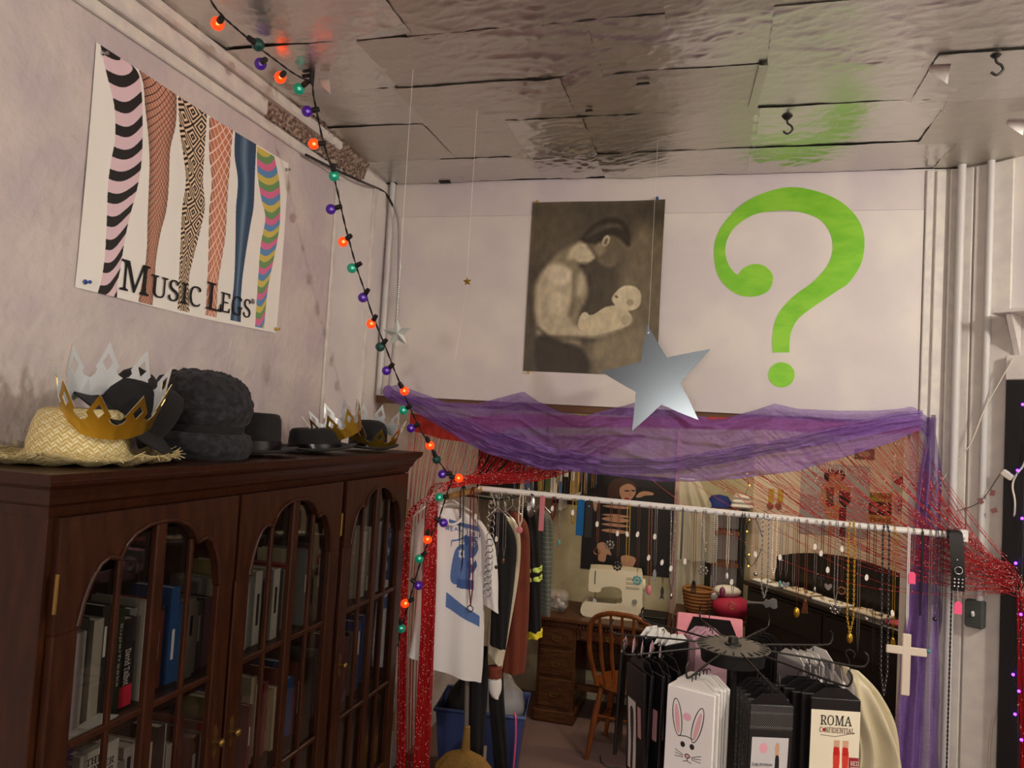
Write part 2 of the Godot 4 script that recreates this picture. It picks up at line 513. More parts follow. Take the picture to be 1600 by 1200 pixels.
func ceiling() -> void:
	var root := struct("ceiling", G.new().span(Vector3(-0.1, CEIL + 0.02, -0.05), Vector3(4.8, CEIL + 0.14, 6.3)), hexm("5a534b", 0.8))
	var a := FastNoiseLite.new(); a.seed = 31; a.frequency = 3.2; a.fractal_type = FastNoiseLite.FRACTAL_RIDGED; a.fractal_octaves = 4
	var b := FastNoiseLite.new(); b.seed = 8; b.frequency = 1.1
	var d := FastNoiseLite.new(); d.seed = 77; d.frequency = 9.0; d.fractal_type = FastNoiseLite.FRACTAL_RIDGED; d.fractal_octaves = 3
	var foils := [M.foil, M.foil.duplicate(), M.foil.duplicate()]
	foils[1].roughness = 0.27
	foils[2].roughness = 0.42
	foils[2].albedo_color = Color("c9c5bd")
	var rows := [0.012, 0.31, 0.72, 1.06, 1.41, 1.8, 2.3]
	var cols := [[0.0, 0.4, 0.84, 1.13, 1.78, 2.55, 3.3], [0.0, 0.46, 0.83, 1.12, 1.78, 2.42, 3.3], [0.0, 0.5, 1.1, 1.77, 2.3, 3.3], [0.0, 0.52, 1.25, 1.8, 2.5, 3.3], [0.0, 0.7, 1.5, 2.2, 3.3], [0.0, 0.9, 1.7, 2.5, 3.3]]
	for r in cols.size():
		for k in cols[r].size() - 1:
			var x0: float = cols[r][k]
			var x1: float = cols[r][k + 1] + 0.02
			var z0: float = rows[r]
			var z1: float = rows[r + 1] + 0.022
			var lift: float = 0.002 * ((r + k) % 3)
			var skew := rng.randf_range(-1.2, 1.2)
			var tx := rng.randf_range(-0.006, 0.006)
			var tz := rng.randf_range(-0.006, 0.006)
			var g := G.new().grid(func(u: float, v: float) -> Vector3:
				var x := lerpf(x0, x1, u) + 0.003 * b.get_noise_2d(v * 9.0, x0 * 7.0)
				var z := lerpf(z0, z1, v) + 0.004 * b.get_noise_2d(x * 4.0, z0 * 9.0)
				var rough := 0.25 + 1.1 * maxf(0.0, b.get_noise_2d(x * 1.3 + 3.0, z * 1.3)) + 1.0 * exp(-pow((x - 1.1) / 0.25, 2.0))
				var ca := pow(clampf(0.5 + 0.5 * a.get_noise_2d(x * 0.7 + z * skew, z * 1.5), 0, 1), 4.0)
				var cd := pow(clampf(0.5 + 0.5 * d.get_noise_2d(x * 0.6 - z * skew, z * 1.3), 0, 1), 3.0)
				var h := -0.01 * rough * ca - 0.0055 * rough * cd + 0.004 * b.get_noise_2d(x * 1.7, z * 2.2)
				return Vector3(x, CEIL - 0.004 + lift + tx * (u - 0.5) + tz * (v - 0.5) + h, z), int((x1 - x0) / 0.009), int((z1 - z0) / 0.009))
			part(root, "foil_sheet", g, foils[rng.randi_range(0, 2)])
	var far = M.foil
	part(root, "foil_sheet", G.new().span(Vector3(0, CEIL, 2.3), Vector3(4.6, CEIL + 0.004, 6.2)), far)
	part(root, "foil_sheet", G.new().span(Vector3(3.29, CEIL + 0.004, 0.3), Vector3(4.6, CEIL + 0.008, 2.3)), far)
	# torn flaps, dark gaps and hooks
	var tp := on_y(1184, 138, CEIL - 0.012)
	part(root, "tape_strip", G.new().box(tp, Vector3(0.03, 0.0015, 0.33), 0.0, Basis(Vector3.UP, 0.06)), foils[2])
	for q in [[480, 118, 0.05, 0.03], [1004, 130, 0.05, 0.02], [920, 172, 0.03, 0.02]]:
		var p := on_y(q[0], q[1], CEIL - 0.014)
		part(root, "torn_gap", G.new().cut(shape2([-q[2] / 2, -q[3] / 2, q[2] / 2, -q[3] / 3, q[2] / 2.4, q[3] / 2, -q[2] / 3, q[3] / 3]), 0.002, Transform3D(Basis(Vector3.RIGHT, PI / 2), p)), M.dark)
	for q in [[1470, 100, 0.06], [505, 122, 0.04], [1590, 185, 0.06]]:
		var p := on_y(q[0], q[1], CEIL - 0.02)
		var s: float = q[2]
		part(root, "torn_flap", G.new().grid(func(u: float, v: float) -> Vector3: return p + Vector3((u - 0.5) * s, -0.035 * v * v * (0.4 + u), -v * s * 0.6 * (0.5 + 0.5 * u)), 8, 6), M.foil)
	for q in [[697, 281, 0.06], [608, 283, 0.1]]:
		var p := on_z(q[0], q[1], 0.012)
		part(root, "corner_gap", G.new().span(p + Vector3(-q[2] / 2, -0.02, 0), p + Vector3(q[2] / 2, 0.012, 0.03), 0.004), M.dark)
	for q in [[1230, 182, "dark iron hook screwed in foil ceiling above green question mark"], [1556, 84, "grey metal hook in foil ceiling at the right by torn flap"]]:
		var p := on_y(q[0], q[1], CEIL - 0.005)
		var h := thing("ceiling_hook", q[2], "hook", p, "ceiling hooks")
		part(h, "plate", G.new().lathe([Vector2(0, 0.012), Vector2(0.018, 0.01), Vector2(0.02, 0), Vector2(0.009, -0.012), Vector2(0, -0.012)], 12, Transform3D(Basis(), p)), M.wire)
		part(h, "hook", G.new().tube(bez([p, p + Vector3(0.002, -0.025, 0), p + Vector3(0.015, -0.036, 0), p + Vector3(0.02, -0.052, 0), p + Vector3(0.004, -0.066, 0), p + Vector3(-0.012, -0.056, 0)]), 0.004, 8), M.wire)

func lamps() -> void:
	var glow := mat(Color.WHITE, 0.5)
	glow.emission_enabled = true
	glow.emission = Color(1.0, 0.93, 0.84)
	glow.emission_energy_multiplier = 2.0
	var pg := thing("ceiling_globe", "white globe lamp on the ceiling over the right of the room", "lamp", Vector3(3.6, CEIL, 2.2))
	part(pg, "rose", G.new().lathe([Vector2(0, 0), Vector2(0.07, 0), Vector2(0.06, -0.03), Vector2(0.015, -0.045), Vector2(0.015, -0.14), Vector2(0, -0.14)], 20, Transform3D(Basis(), pg.position)), M.white)
	part(pg, "globe", G.new().ball(Vector3(3.6, 2.95, 2.2), 0.12, 24), glow)
	for q in [[Vector3(1.9, CEIL, 5.0), Vector3(1.3, 0.06, 0.2), "added unseen strip light for fill on the foil ceiling behind the viewer"]]:  # added out of view for general fill
		var t := thing("added_fill_light", q[2], "lamp", q[0], "added fill lights")
		part(t, "housing", G.new().box(q[0] + Vector3(0, -0.035, 0), q[1], 0.008), M.white)
		part(t, "diffuser", G.new().box(q[0] + Vector3(0, -0.09, 0), Vector3(q[1].x - 0.04, 0.04, q[1].z - 0.04), 0.01), glow)
	var f := thing("floor_lamp", "globe floor lamp standing behind the viewer", "lamp", Vector3(1.5, 0, 5.0))
	part(f, "base", G.new().lathe([Vector2(0, 0), Vector2(0.16, 0), Vector2(0.16, 0.015), Vector2(0.03, 0.04), Vector2(0, 0.04)], 20, Transform3D(Basis(), f.position)), M.black)
	part(f, "pole", G.new().tube([Vector3(1.5, 0.03, 5.0), Vector3(1.5, 1.8, 5.0)], 0.012, 10), M.black)
	part(f, "globe", G.new().ball(Vector3(1.5, 1.95, 5.0), 0.15, 24), glow)
	var a := thing("alcove_strip_light", "strip light on the alcove ceiling behind the header", "lamp", Vector3(1.75, 2.6, -0.95))
	part(a, "housing", G.new().box(Vector3(1.75, 2.58, -0.95), Vector3(1.0, 0.04, 0.16), 0.006), M.white)
	part(a, "diffuser", G.new().box(Vector3(1.75, 2.55, -0.95), Vector3(0.94, 0.03, 0.12), 0.008), glow)

# ---------------- posters, painted sign, hanging stars ----------------
func soften(im: Image, k: int) -> void:
	var w := im.get_width()
	var h := im.get_height()
	im.resize(w / k, h / k, Image.INTERPOLATE_LANCZOS)
	im.resize(w, h, Image.INTERPOLATE_CUBIC)
func pin(root: Node3D, p: Vector3, n: Vector3, m: Material) -> void:
	var b := Basis(Quaternion(Vector3.UP, n))
	part(root, "push_pin", G.new().lathe([Vector2(0, 0), Vector2(0.007, 0), Vector2(0.006, 0.003), Vector2(0.003, 0.005), Vector2(0.003, 0.012), Vector2(0.0055, 0.015), Vector2(0.0045, 0.018), Vector2(0, 0.018)], 10, Transform3D(b, p)), m)
func legs_print() -> Image:
	var W := 900
	var H := 620
	var p := Pic.new(W, H, Color("f1eee8"))
	# outlines traced on the sheet: left edge then right edge of each leg, in picture pixels
	var L := [
		[[156, 72, 165, 115, 177, 165, 178, 215, 172, 250, 167, 290, 165, 350, 162, 400, 157, 435, 151, 457], [175, 82, 200, 97, 215, 115, 220, 150, 221, 215, 219, 255, 212, 295, 200, 340, 192, 380, 187, 415, 182, 440, 181, 462]],
		[[215, 107, 222, 130, 225, 165, 230, 210, 232, 250, 231, 290, 229, 340, 227, 400, 215, 466], [275, 142, 274, 190, 265, 230, 263, 280, 259, 325, 250, 360, 243, 400, 240, 440, 237, 475]],
		[[277, 145, 280, 200, 286, 240, 290, 280, 284, 325, 282, 370, 280, 415, 277, 480], [324, 171, 320, 225, 317, 280, 320, 320, 312, 360, 302, 400, 295, 435, 296, 486]],
		[[327, 179, 327, 240, 331, 280, 327, 325, 326, 370, 325, 415, 321, 489], [364, 197, 360, 240, 357, 280, 354, 325, 352, 365, 345, 410, 340, 445, 338, 494]],
		[[367, 202, 366, 240, 371, 280, 368, 325, 367, 380, 365, 435, 359, 498], [399, 225, 397, 270, 395, 320, 390, 350, 382, 400, 376, 450, 375, 502]],
		[[400, 227, 401, 270, 407, 310, 413, 340, 406, 380, 402, 430, 397, 508], [427, 244, 435, 285, 436, 330, 434, 360, 427, 400, 417, 450, 411, 513]]]
	var z0 := 1.928
	var z1 := 0.948
	var to := func(x: float, y: float) -> Vector2:
		var q := on_x(x, y, 0.0)
		return Vector2((z0 - q.z) / (z0 - z1), (2.975 - q.y) / (2.975 - 2.295))
	for li in 6:
		var e := []
		for side in 2:
			var c := []
			for i in range(0, L[li][side].size(), 2): c.append(to.call(L[li][side][i], L[li][side][i + 1]))
			c[0].y = minf(c[0].y, 0.02) if li > 0 else c[0].y
			var flat := []
			for q in c: flat.append_array([q.x, q.y])
			e.append(bez2(flat, 5, false))
		var edge := func(c: Array, v: float) -> float:
			for i in c.size() - 1:
				if v <= c[i + 1].y: return lerpf(c[i].x, c[i + 1].x, clampf((v - c[i].y) / maxf(c[i + 1].y - c[i].y, 1e-5), 0, 1))
			return c[-1].x
		var vtop: float = minf(e[0][0].y, e[1][0].y)
		var vend: float = maxf(e[0][-1].y, e[1][-1].y)
		for y in range(maxi(0, int(vtop * H)), mini(H, int(vend * H))):
			var v := float(y) / H
			var a: float = edge.call(e[0], v)
			var b: float = edge.call(e[1], v)
			for x in range(int(a * W), int(b * W)):
				var u := float(x) / W
				var s := (u - a) / maxf(b - a, 1e-5)            # across the leg
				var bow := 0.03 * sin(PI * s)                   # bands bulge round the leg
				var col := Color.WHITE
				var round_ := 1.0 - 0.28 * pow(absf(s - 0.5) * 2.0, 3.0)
				if li == 0:
					col = Color("1f1c1f") if fposmod((v - bow + 0.10 * s + 0.015) / 0.098, 1.0) < 0.45 else Color("e3c5cf")
				elif li == 1 or li == 3:
					var net := 15.0 if li == 1 else 8.0
					var f1 := fposmod(s * (net * 0.45) + (v - bow) * net * 2.1, 1.0)
					var f2 := fposmod(s * (net * 0.45) - (v - bow) * net * 2.1, 1.0)
					var wd := 0.13 if li == 1 else 0.15
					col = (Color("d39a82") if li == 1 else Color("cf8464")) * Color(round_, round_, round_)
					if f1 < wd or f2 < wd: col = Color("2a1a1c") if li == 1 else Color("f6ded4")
				elif li == 2:
					var dx := absf(fposmod(s * 1.6 + 0.2, 1.0) - 0.5)
					var dy := absf(fposmod((v - bow) * 8.5, 1.0) - 0.5)
					col = Color("201713") if fposmod((dx * 0.9 + dy) * 5.0, 1.0) < 0.5 else Color("ecd3b4")
				elif li == 4:
					var t := absf(s - 0.45)
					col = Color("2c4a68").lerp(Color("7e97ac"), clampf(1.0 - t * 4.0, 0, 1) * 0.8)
				else:
					var band := int(fposmod((v - bow + 0.06 * s) / 0.036, 4.0))
					col = [Color("d2c05e"), Color("6f9a64"), Color("dd6f9c"), Color("5c8fc0")][band]
				p.im.set_pixel(x, y, col)
	return p.im
func man_print() -> Image:
	var p := Pic.new(400, 520, Color("4f483c"))
	var t := func(a: Array) -> Array:
		var o := []
		for i in range(0, a.size(), 2): o.append(Vector2((a[i] - 120.0) / 612.0, (a[i + 1] - 100.0) / 757.0))
		return o
	var E := func(x: float, y: float, rx: float, ry: float, c: String, turn := 0.0) -> void: p.ell((x - 120.0) / 612.0, (y - 100.0) / 757.0, rx / 612.0, ry / 757.0, Color(c), turn)
	E.call(650, 500, 110, 300, "776d58"); E.call(560, 760, 150, 110, "857a62"); E.call(230, 250, 120, 140, "5d5546")
	soften(p.im, 40)
	p.blob(t.call([300, 300, 215, 370, 160, 450, 150, 520, 165, 640, 185, 760, 205, 860, 400, 860, 390, 780, 370, 600, 400, 520, 385, 430, 350, 370, 420, 330, 400, 270]), Color("8b8068"))
	p.blob(t.call([205, 390, 160, 500, 175, 640, 220, 690, 330, 690, 440, 700, 560, 660, 610, 625, 590, 610, 480, 650, 380, 660, 320, 610, 335, 500, 330, 420, 280, 380]), Color("b9ad92"))
	E.call(270, 430, 55, 45, "d6cab0"); E.call(265, 550, 40, 55, "cbbfa4"); E.call(350, 320, 60, 28, "c2b699", -0.6); E.call(365, 470, 24, 60, "b1a58a")
	p.blob(t.call([180, 700, 200, 860, 420, 860, 400, 760, 300, 720]), Color("3a342b"))
	soften(p.im, 11)
	p.line(t.call([322, 615, 335, 560, 338, 480, 330, 420]), 0.012, Color("6d634f")); p.line(t.call([175, 660, 230, 700, 340, 705, 450, 712]), 0.014, Color("4a4337")); p.line(t.call([385, 430, 398, 490, 385, 560]), 0.01, Color("a59a80"))
	soften(p.im, 6)
	p.blob(t.call([330, 300, 380, 270, 430, 270, 440, 330, 400, 370, 345, 365]), Color("c4b89b"))
	p.blob(t.call([370, 265, 400, 215, 470, 180, 540, 190, 572, 240, 580, 300, 575, 330, 560, 340, 552, 362, 530, 368, 520, 385, 490, 392, 450, 372, 415, 330]), Color("6e6451"))
	p.blob(t.call([358, 275, 398, 213, 470, 174, 545, 186, 582, 240, 585, 300, 560, 290, 530, 262, 490, 250, 462, 262, 448, 292, 415, 288]), Color("38322a"))
	for k in 5: p.line(t.call([385 + k * 22, 262 - k * 10, 430 + k * 22, 215 - k * 4, 490 + k * 14, 200 + k * 6]), 0.01, Color("5d5446"))
	E.call(450, 310, 26, 30, "8d8269"); soften(p.im, 8)
	E.call(474, 275, 16, 26, "bdb195", 0.3); E.call(474, 278, 8, 16, "6d6350", 0.3)
	p.blob(t.call([365, 640, 380, 600, 430, 600, 490, 565, 560, 560, 605, 600, 600, 640, 520, 670, 430, 690, 380, 670]), Color("cbbf9f"))
	p.blob(t.call([515, 535, 530, 500, 570, 472, 620, 478, 645, 510, 640, 560, 600, 580, 550, 570]), Color("d3c7a8"))
	E.call(598, 545, 17, 14, "a89c80"); E.call(535, 520, 9, 5, "6d6350", 0.5); E.call(395, 605, 18, 16, "ddd2b6"); E.call(585, 620, 26, 22, "b8ac90")
	soften(p.im, 4)
	var n := FastNoiseLite.new()
	n.frequency = 0.03
	n.seed = 6
	for y in 520:
		for x in 400:
			var k := 1.0 + 0.13 * n.get_noise_2d(x, y * 0.6)
			p.im.set_pixel(x, y, p.im.get_pixel(x, y) * Color(k, k, k))
	return p.im
func wall_things() -> void:
	var tl := Vector3(0, 2.975, 1.928)
	var t := thing("stocking_poster", "white poster of six patterned stockinged legs pinned on the left wall", "poster", Vector3(0, 2.295, 1.44))
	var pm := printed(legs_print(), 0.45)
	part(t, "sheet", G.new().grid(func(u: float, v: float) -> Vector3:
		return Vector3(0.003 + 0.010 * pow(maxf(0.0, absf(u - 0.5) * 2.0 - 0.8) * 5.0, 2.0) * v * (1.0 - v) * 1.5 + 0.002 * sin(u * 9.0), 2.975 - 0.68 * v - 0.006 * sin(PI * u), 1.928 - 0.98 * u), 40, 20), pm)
	var B := Basis(Vector3(0, 0, -1), Vector3(0, 1, 0), Vector3(1, 0, 0))
	var words := [["M", 187, 452, 232, 462, 195, 405], ["USIC", 235, 462, 313, 477, 240, 428], ["L", 322, 482, 346, 485, 327, 440], ["EGS", 344, 486, 391, 497, 348, 456], ["®", 392, 474, 398, 476, 393, 466]]
	for w in words:
		var a := on_x(w[1], w[2], 0.009)
		var b := on_x(w[3], w[4], 0.009)
		var c := on_x(w[5], w[6], 0.009)
		letters(t, w[0], absf(c.y - a.y), a.z - b.z, M.ink, Transform3D(B, Vector3(0.0085, minf(a.y, b.y) if w[0] != "®" else a.y, a.z)))
	for q in [[Vector3(0.006, 2.955, 1.905), M.steel], [Vector3(0.006, 2.945, 0.965), M.steel], [Vector3(0.008, 2.315, 1.9), M.blue_pin], [Vector3(0.008, 2.31, 0.96), M.gold_pin]]: pin(t, q[0], Vector3.RIGHT, q[1])
	# sepia photograph of a man and a baby
	var s := thing("sepia_poster", "sepia photographic poster of a man holding a baby on the header wall", "poster", Vector3(1.095, 2.25, 0))
	var gl := printed(man_print(), 0.22)
	part(s, "sheet", G.new().grid(func(u: float, v: float) -> Vector3:
		var x := lerpf(0.775, 1.418, u)
		return Vector3(x, lerpf(3.083, 2.25, v), 0.003 + 0.03 * pow(maxf(0.0, u - 0.72) / 0.28, 2.0) * sin(PI * clampf(v * 0.85 + 0.1, 0, 1)) + 0.0025 * sin(u * 7.0 + v * 3.0)), 40, 30), gl)
	for q in [[0.80, 3.086, M.gold_pin], [1.38, 3.092, M.blue_pin], [0.80, 2.243, M.gold_pin]]: pin(s, Vector3(q[0], q[1], 0.001), Vector3.BACK, q[2])
	# painted question mark
	var qm := mat(Color("8acb33"), 0.38)
	qm = triplanar(qm, Vector3(0.45, 1.1, 1.0))
	qm.albedo_texture = noise_tex(0.02, Color(0.84, 0.93, 0.74), Color(1.0, 1.0, 1.0), 4, FastNoiseLite.TYPE_SIMPLEX_SMOOTH, 0.0, 512, 44)
	qm.metallic = 0.25
	var big := [382, 872, 380, 800, 395, 720, 430, 660, 490, 600, 560, 550, 620, 490, 655, 430, 663, 370, 650, 310, 610, 255, 550, 225, 470, 208, 380, 210, 290, 228, 210, 280, 170, 340, 160, 400, 175, 460, 215, 507, 240, 480, 290, 458, 340, 465, 378, 500, 382, 540, 360, 585, 300, 610, 230, 605, 170, 570, 125, 510, 108, 430, 112, 350, 150, 270, 230, 185, 340, 125, 470, 97, 600, 120, 700, 165, 770, 230, 808, 310, 810, 400, 790, 470, 740, 545, 690, 580, 600, 640, 530, 690, 490, 730, 465, 790, 460, 872]
	var pts := []
	var sm := bez2(big.slice(0), 3, false)
	for p in sm:
		var w := on_z(1080.0 + p.x / 3.0, 260.0 + p.y / 3.0, 0.0)
		pts.append(Vector2(w.x, w.y))
	var dot := []
	for k in 32:
		var w := on_z(1080.0 + (423.0 + 62.0 * cos(TAU * k / 32.0)) / 3.0, 260.0 + (977.0 + 59.0 * sin(TAU * k / 32.0)) / 3.0, 0.0)
		dot.append(Vector2(w.x, w.y))
	var qn := thing("painted_question_mark", "big lime green question mark painted on the header wall", "sign", Vector3(1.95, 2.24, 0.0))
	part(qn, "hook_stroke", G.new().cut(pts, 0.0015, Transform3D(Basis(), Vector3(0, 0, 0.0003))), qm)
	part(qn, "dot", G.new().cut(dot, 0.0015, Transform3D(Basis(), Vector3(0, 0, 0.0003))), qm)
	# big flat silver star
	var st := thing("silver_card_star", "large flat silver star hanging before the purple cloth", "decoration", Vector3(1.44, 1.99, 0.45))
	var sp := []
	for q in [[660, 645], [700, 715], [748, 795], [840, 777], [943, 758], [880, 830], [808, 910], [850, 990], [890, 1075], [800, 1040], [725, 1005], [660, 1065], [593, 1125], [602, 1040], [610, 950], [530, 905], [453, 858], [545, 838], [632, 815], [645, 730]]:
		var w := on_z(780.0 + q[0] / 2.857, 280.0 + q[1] / 2.857, 0.45)
		sp.append(Vector2(w.x, w.y))
	part(st, "star", G.new().cut(sp, 0.004, Transform3D(Basis(), Vector3(0, 0, 0.448))), M.silver_card)
	var hole := on_z(1013, 520, 0.452)
	part(st, "eyelet", G.new().ball(hole, 0.005, 8), M.white)
	part(st, "thread", G.new().tube([hole, Vector3(hole.x, CEIL, hole.z)], 0.0005, 4), M.thread)
	star3d("small faceted silver star with beaded string near the corner", CAM + sight(621, 521) * 2.6, 0.052, mat(Color("c3c9c6"), 0.35, 0.4), "silver_star", true)
	star3d("tiny gold star hanging on a thread left of the sepia poster", CAM + sight(730, 440) * 2.9, 0.018, M.gold, "gold_star", false)
	# cables in the corner
	single("black_cable", G.new().tube(bez([on_z(586, 290, 0.08), on_z(586, 330, 0.08), on_z(588, 390, 0.085), on_z(578, 450, 0.09), on_z(562, 500, 0.1), on_z(556, 545, 0.11), on_z(555, 590, 0.12), on_z(538, 634, 0.16)]), 0.006, 8), M.black_gloss, "thick black cable dangling down the corner above the gold crown", "cable")
	single("ceiling_cable", G.new().tube(bez([on_x(478, 242, 0.03), on_x(530, 268, 0.035), on_x(570, 286, 0.05), on_z(600, 300, 0.06), on_z(614, 322, 0.07)]), 0.006, 8), M.black_gloss, "black cable along the cornice ending in the corner", "cable")
	single("grey_cable", G.new().tube(bez([on_z(614, 320, 0.07), on_z(622, 350, 0.06), on_z(622, 410, 0.05), on_z(620, 480, 0.05), on_z(612, 560, 0.05), on_z(606, 610, 0.06)]), 0.004, 6), mat(Color("8d8b8c"), 0.5), "thin grey cable hanging beside the corner conduit", "cable")
func star3d(label: String, c: Vector3, r: float, m: Material, called: String, beads: bool) -> void:
	var t := thing(called, label, "decoration", c - Vector3(0, r, 0))
	var g := G.new().flat()
	var b := Basis(Vector3.UP, 0.35) * Basis(Vector3.BACK, 0.12)
	for k in 10:
		var p := []
		for j in 2:
			var a: float = TAU * (k + j) / 10.0 + PI / 2
			var rr := r if (k + j) % 2 == 0 else r * 0.42
			p.append(c + b * Vector3(cos(a) * rr, sin(a) * rr, 0))
		for sg in [-1.0, 1.0]: g.tri(c + b * Vector3(0, 0, sg * r * 0.3), p[0], p[1])
	part(t, "star", g, m)
	var top := c + b * Vector3(0, r * 0.95, 0)
	if beads:
		var bg := G.new()
		for k in 26: bg.ball(top + Vector3(0, 0.004 + k * 0.0072, 0), 0.0036, 6)
		stuff(part(t, "bead_string", bg, m))
	part(t, "thread", G.new().tube([top, Vector3(top.x, CEIL, top.z)], 0.0007, 4), M.thread)
	if not beads: part(t, "lower_thread", G.new().tube([c - Vector3(0, r, 0), c + Vector3(-0.03, -0.3, 0)], 0.0005, 4), M.thread)

# ---------------- bookcase and books ----------------
const FACE := Basis(Vector3(0, 0, -1), Vector3(0, 1, 0), Vector3(1, 0, 0))   # drawing plane of the bookcase front
func bookcase() -> void:
	var t := thing("bookcase", "dark cherry wood bookcase with three arched glass doors along the left wall", "bookcase", Vector3(0.2, 0, 1.41))
	var z0 := 0.487
	var z1 := 2.338
	part(t, "side_panel", G.new().span(Vector3(0.015, 0, z1 - 0.022), Vector3(0.398, 1.76, z1), 0.002), M.wood)
	part(t, "side_panel", G.new().span(Vector3(0.015, 0, z0), Vector3(0.398, 1.76, z0 + 0.022), 0.002), M.wood)
	part(t, "back_panel", G.new().span(Vector3(0.012, 0.05, z0 + 0.02), Vector3(0.02, 1.76, z1 - 0.02)), M.wood)
	part(t, "base", G.new().span(Vector3(0.022, 0, z0 + 0.023), Vector3(0.397, 0.44, z1 - 0.023), 0.003), M.wood)
	for y in [0.845, 1.225]: part(t, "shelf", G.new().span(Vector3(0.022, y, z0 + 0.023), Vector3(0.37, y + 0.02, z1 - 0.023), 0.002), M.wood)
	# crown moulding: stepped profile run along the front and mitred round both ends
	var prof := [[1.755, 0.006], [1.775, 0.012], [1.782, 0.02], [1.795, 0.024], [1.812, 0.034], [1.822, 0.046], [1.832, 0.05], [1.845, 0.052]]
	var g := G.new().flat()
	for i in prof.size() - 1:
		var a: Array = prof[i]
		var b: Array = prof[i + 1]
		var ring := func(q: Array) -> Array: return [Vector3(0.012, q[0], z1 + q[1]), Vector3(0.4 + q[1], q[0], z1 + q[1]), Vector3(0.4 + q[1], q[0], z0 - q[1]), Vector3(0.012, q[0], z0 - q[1])]
		var A: Array = ring.call(a)
		var B: Array = ring.call(b)
		for k in 3: g.quad(A[k], A[k + 1], B[k + 1], B[k])
	part(t, "crown_moulding", g, M.wood)
	part(t, "top", G.new().span(Vector3(0.012, 1.828, z0 - 0.05), Vector3(0.45, 1.845, z1 + 0.05), 0.001), M.wood)
	for z in [z1 - 0.02, 1.7155, 1.085, z0 + 0.02]: part(t, "face_stile", G.new().span(Vector3(0.37, 0.44, z - 0.02), Vector3(0.3985, 1.76, z + 0.02), 0.002), M.wood)
	part(t, "face_rail", G.new().span(Vector3(0.37, 1.7, z0 + 0.02), Vector3(0.398, 1.757, z1 - 0.02), 0.002), M.wood)
	var doors := [[2.32, 1.722, 1], [1.709, 1.104, -1], [1.07, 0.506, -1]]
	for d in doors:
		door(t, d[0], d[1], d[2])
	books()
func door(t: Node3D, za: float, zb: float, knob_side: int) -> void:
	var W := za - zb
	var k := W / 0.6
	var x := Transform3D(FACE, Vector3(0.399, 0, (za + zb) / 2))
	var arch := [0.0, 1.71, 0.05, 1.705, 0.09, 1.69, 0.115, 1.67, 0.133, 1.64, 0.145, 1.644, 0.165, 1.648, 0.188, 1.636, 0.208, 1.608, 0.224, 1.568, 0.235, 1.515]
	var curve := []
	for i in range(arch.size() - 2, -1, -2): curve.append(Vector2(-arch[i] * k, arch[i + 1]))
	for i in range(2, arch.size(), 2): curve.append(Vector2(arch[i] * k, arch[i + 1]))
	var h := W / 2
	var o := 0.235 * k
	var rail := [Vector2(-h, 1.515), Vector2(-h, 1.752), Vector2(h, 1.752), Vector2(h, 1.515)]
	var rev := curve.duplicate()
	rev.reverse()
	rail.append_array(rev)
	var dr := part(t, "door", G.new().cut(rail, 0.02, x), M.wood)
	for s in [-1, 1]: part(dr, "stile", G.new().box(x * Vector3(s * (h + o) / 2, 0.995, 0.01), Vector3(0.0199, 1.04, h - o), 0.003), M.wood)
	part(dr, "bottom_rail", G.new().box(x * Vector3(0, 0.515, 0.01), Vector3(0.0198, 0.08, 2 * o), 0.003), M.wood)
	part(dr, "centre_mullion", G.new().box(x * Vector3(0, 1.135, 0.01), Vector3(0.0206, 1.16, 0.036), 0.004), M.wood)
	for s in [-1, 1]:
		part(dr, "muntin", G.new().box(x * Vector3(s * 0.122 * k, 1.105, 0.008), Vector3(0.014, 1.1, 0.014), 0.003), M.wood)
		for y in [0.88, 1.27]: part(dr, "muntin", G.new().box(x * Vector3(s * (o + 0.016) / 2, y, 0.009), Vector3(0.014, 0.016, o - 0.016), 0.003), M.wood)
		for y in [[0.55, 0.875], [0.885, 1.263], [1.277, 1.69]]:
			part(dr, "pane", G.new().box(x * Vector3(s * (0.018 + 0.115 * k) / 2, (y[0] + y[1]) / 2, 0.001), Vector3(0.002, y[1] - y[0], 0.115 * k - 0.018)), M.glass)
			var top: float = minf(y[1], 1.62)
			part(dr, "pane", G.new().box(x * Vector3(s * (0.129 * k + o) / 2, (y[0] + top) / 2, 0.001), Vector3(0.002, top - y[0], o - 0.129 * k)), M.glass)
	var bead := []
	for p in curve: bead.append(x * Vector3(p.x * 1.012, p.y + 0.005, 0.0205))
	part(dr, "arch_bead", G.new().tube(bead, 0.006, 6), M.wood)
	var ks := x * Vector3(knob_side * (h - 0.03), 1.09, 0.022)
	part(dr, "escutcheon", G.new().cut(bez2([0, -0.045, 0.009, -0.025, 0.006, -0.012, 0.011, 0, 0.006, 0.012, 0.009, 0.025, 0, 0.045, -0.009, 0.025, -0.006, 0.012, -0.011, 0, -0.006, -0.012, -0.009, -0.025], 3), 0.002, Transform3D(FACE, ks - Vector3(0.003, 0, 0))), M.brass)
	part(dr, "knob", G.new().lathe([Vector2(0.004, 0), Vector2(0.004, 0.012), Vector2(0.011, 0.017), Vector2(0.012, 0.022), Vector2(0.008, 0.027), Vector2(0, 0.028)], 14, Transform3D(Basis(Quaternion(Vector3.UP, Vector3.RIGHT)), ks - Vector3(0.001, 0, 0))), M.brass)
	for y in [0.7, 1.6]: part(dr, "hinge", G.new().tube([x * Vector3(-knob_side * (h + 0.003), y - 0.04, 0.021), x * Vector3(-knob_side * (h + 0.003), y + 0.04, 0.021)], 0.005, 8), M.brass)
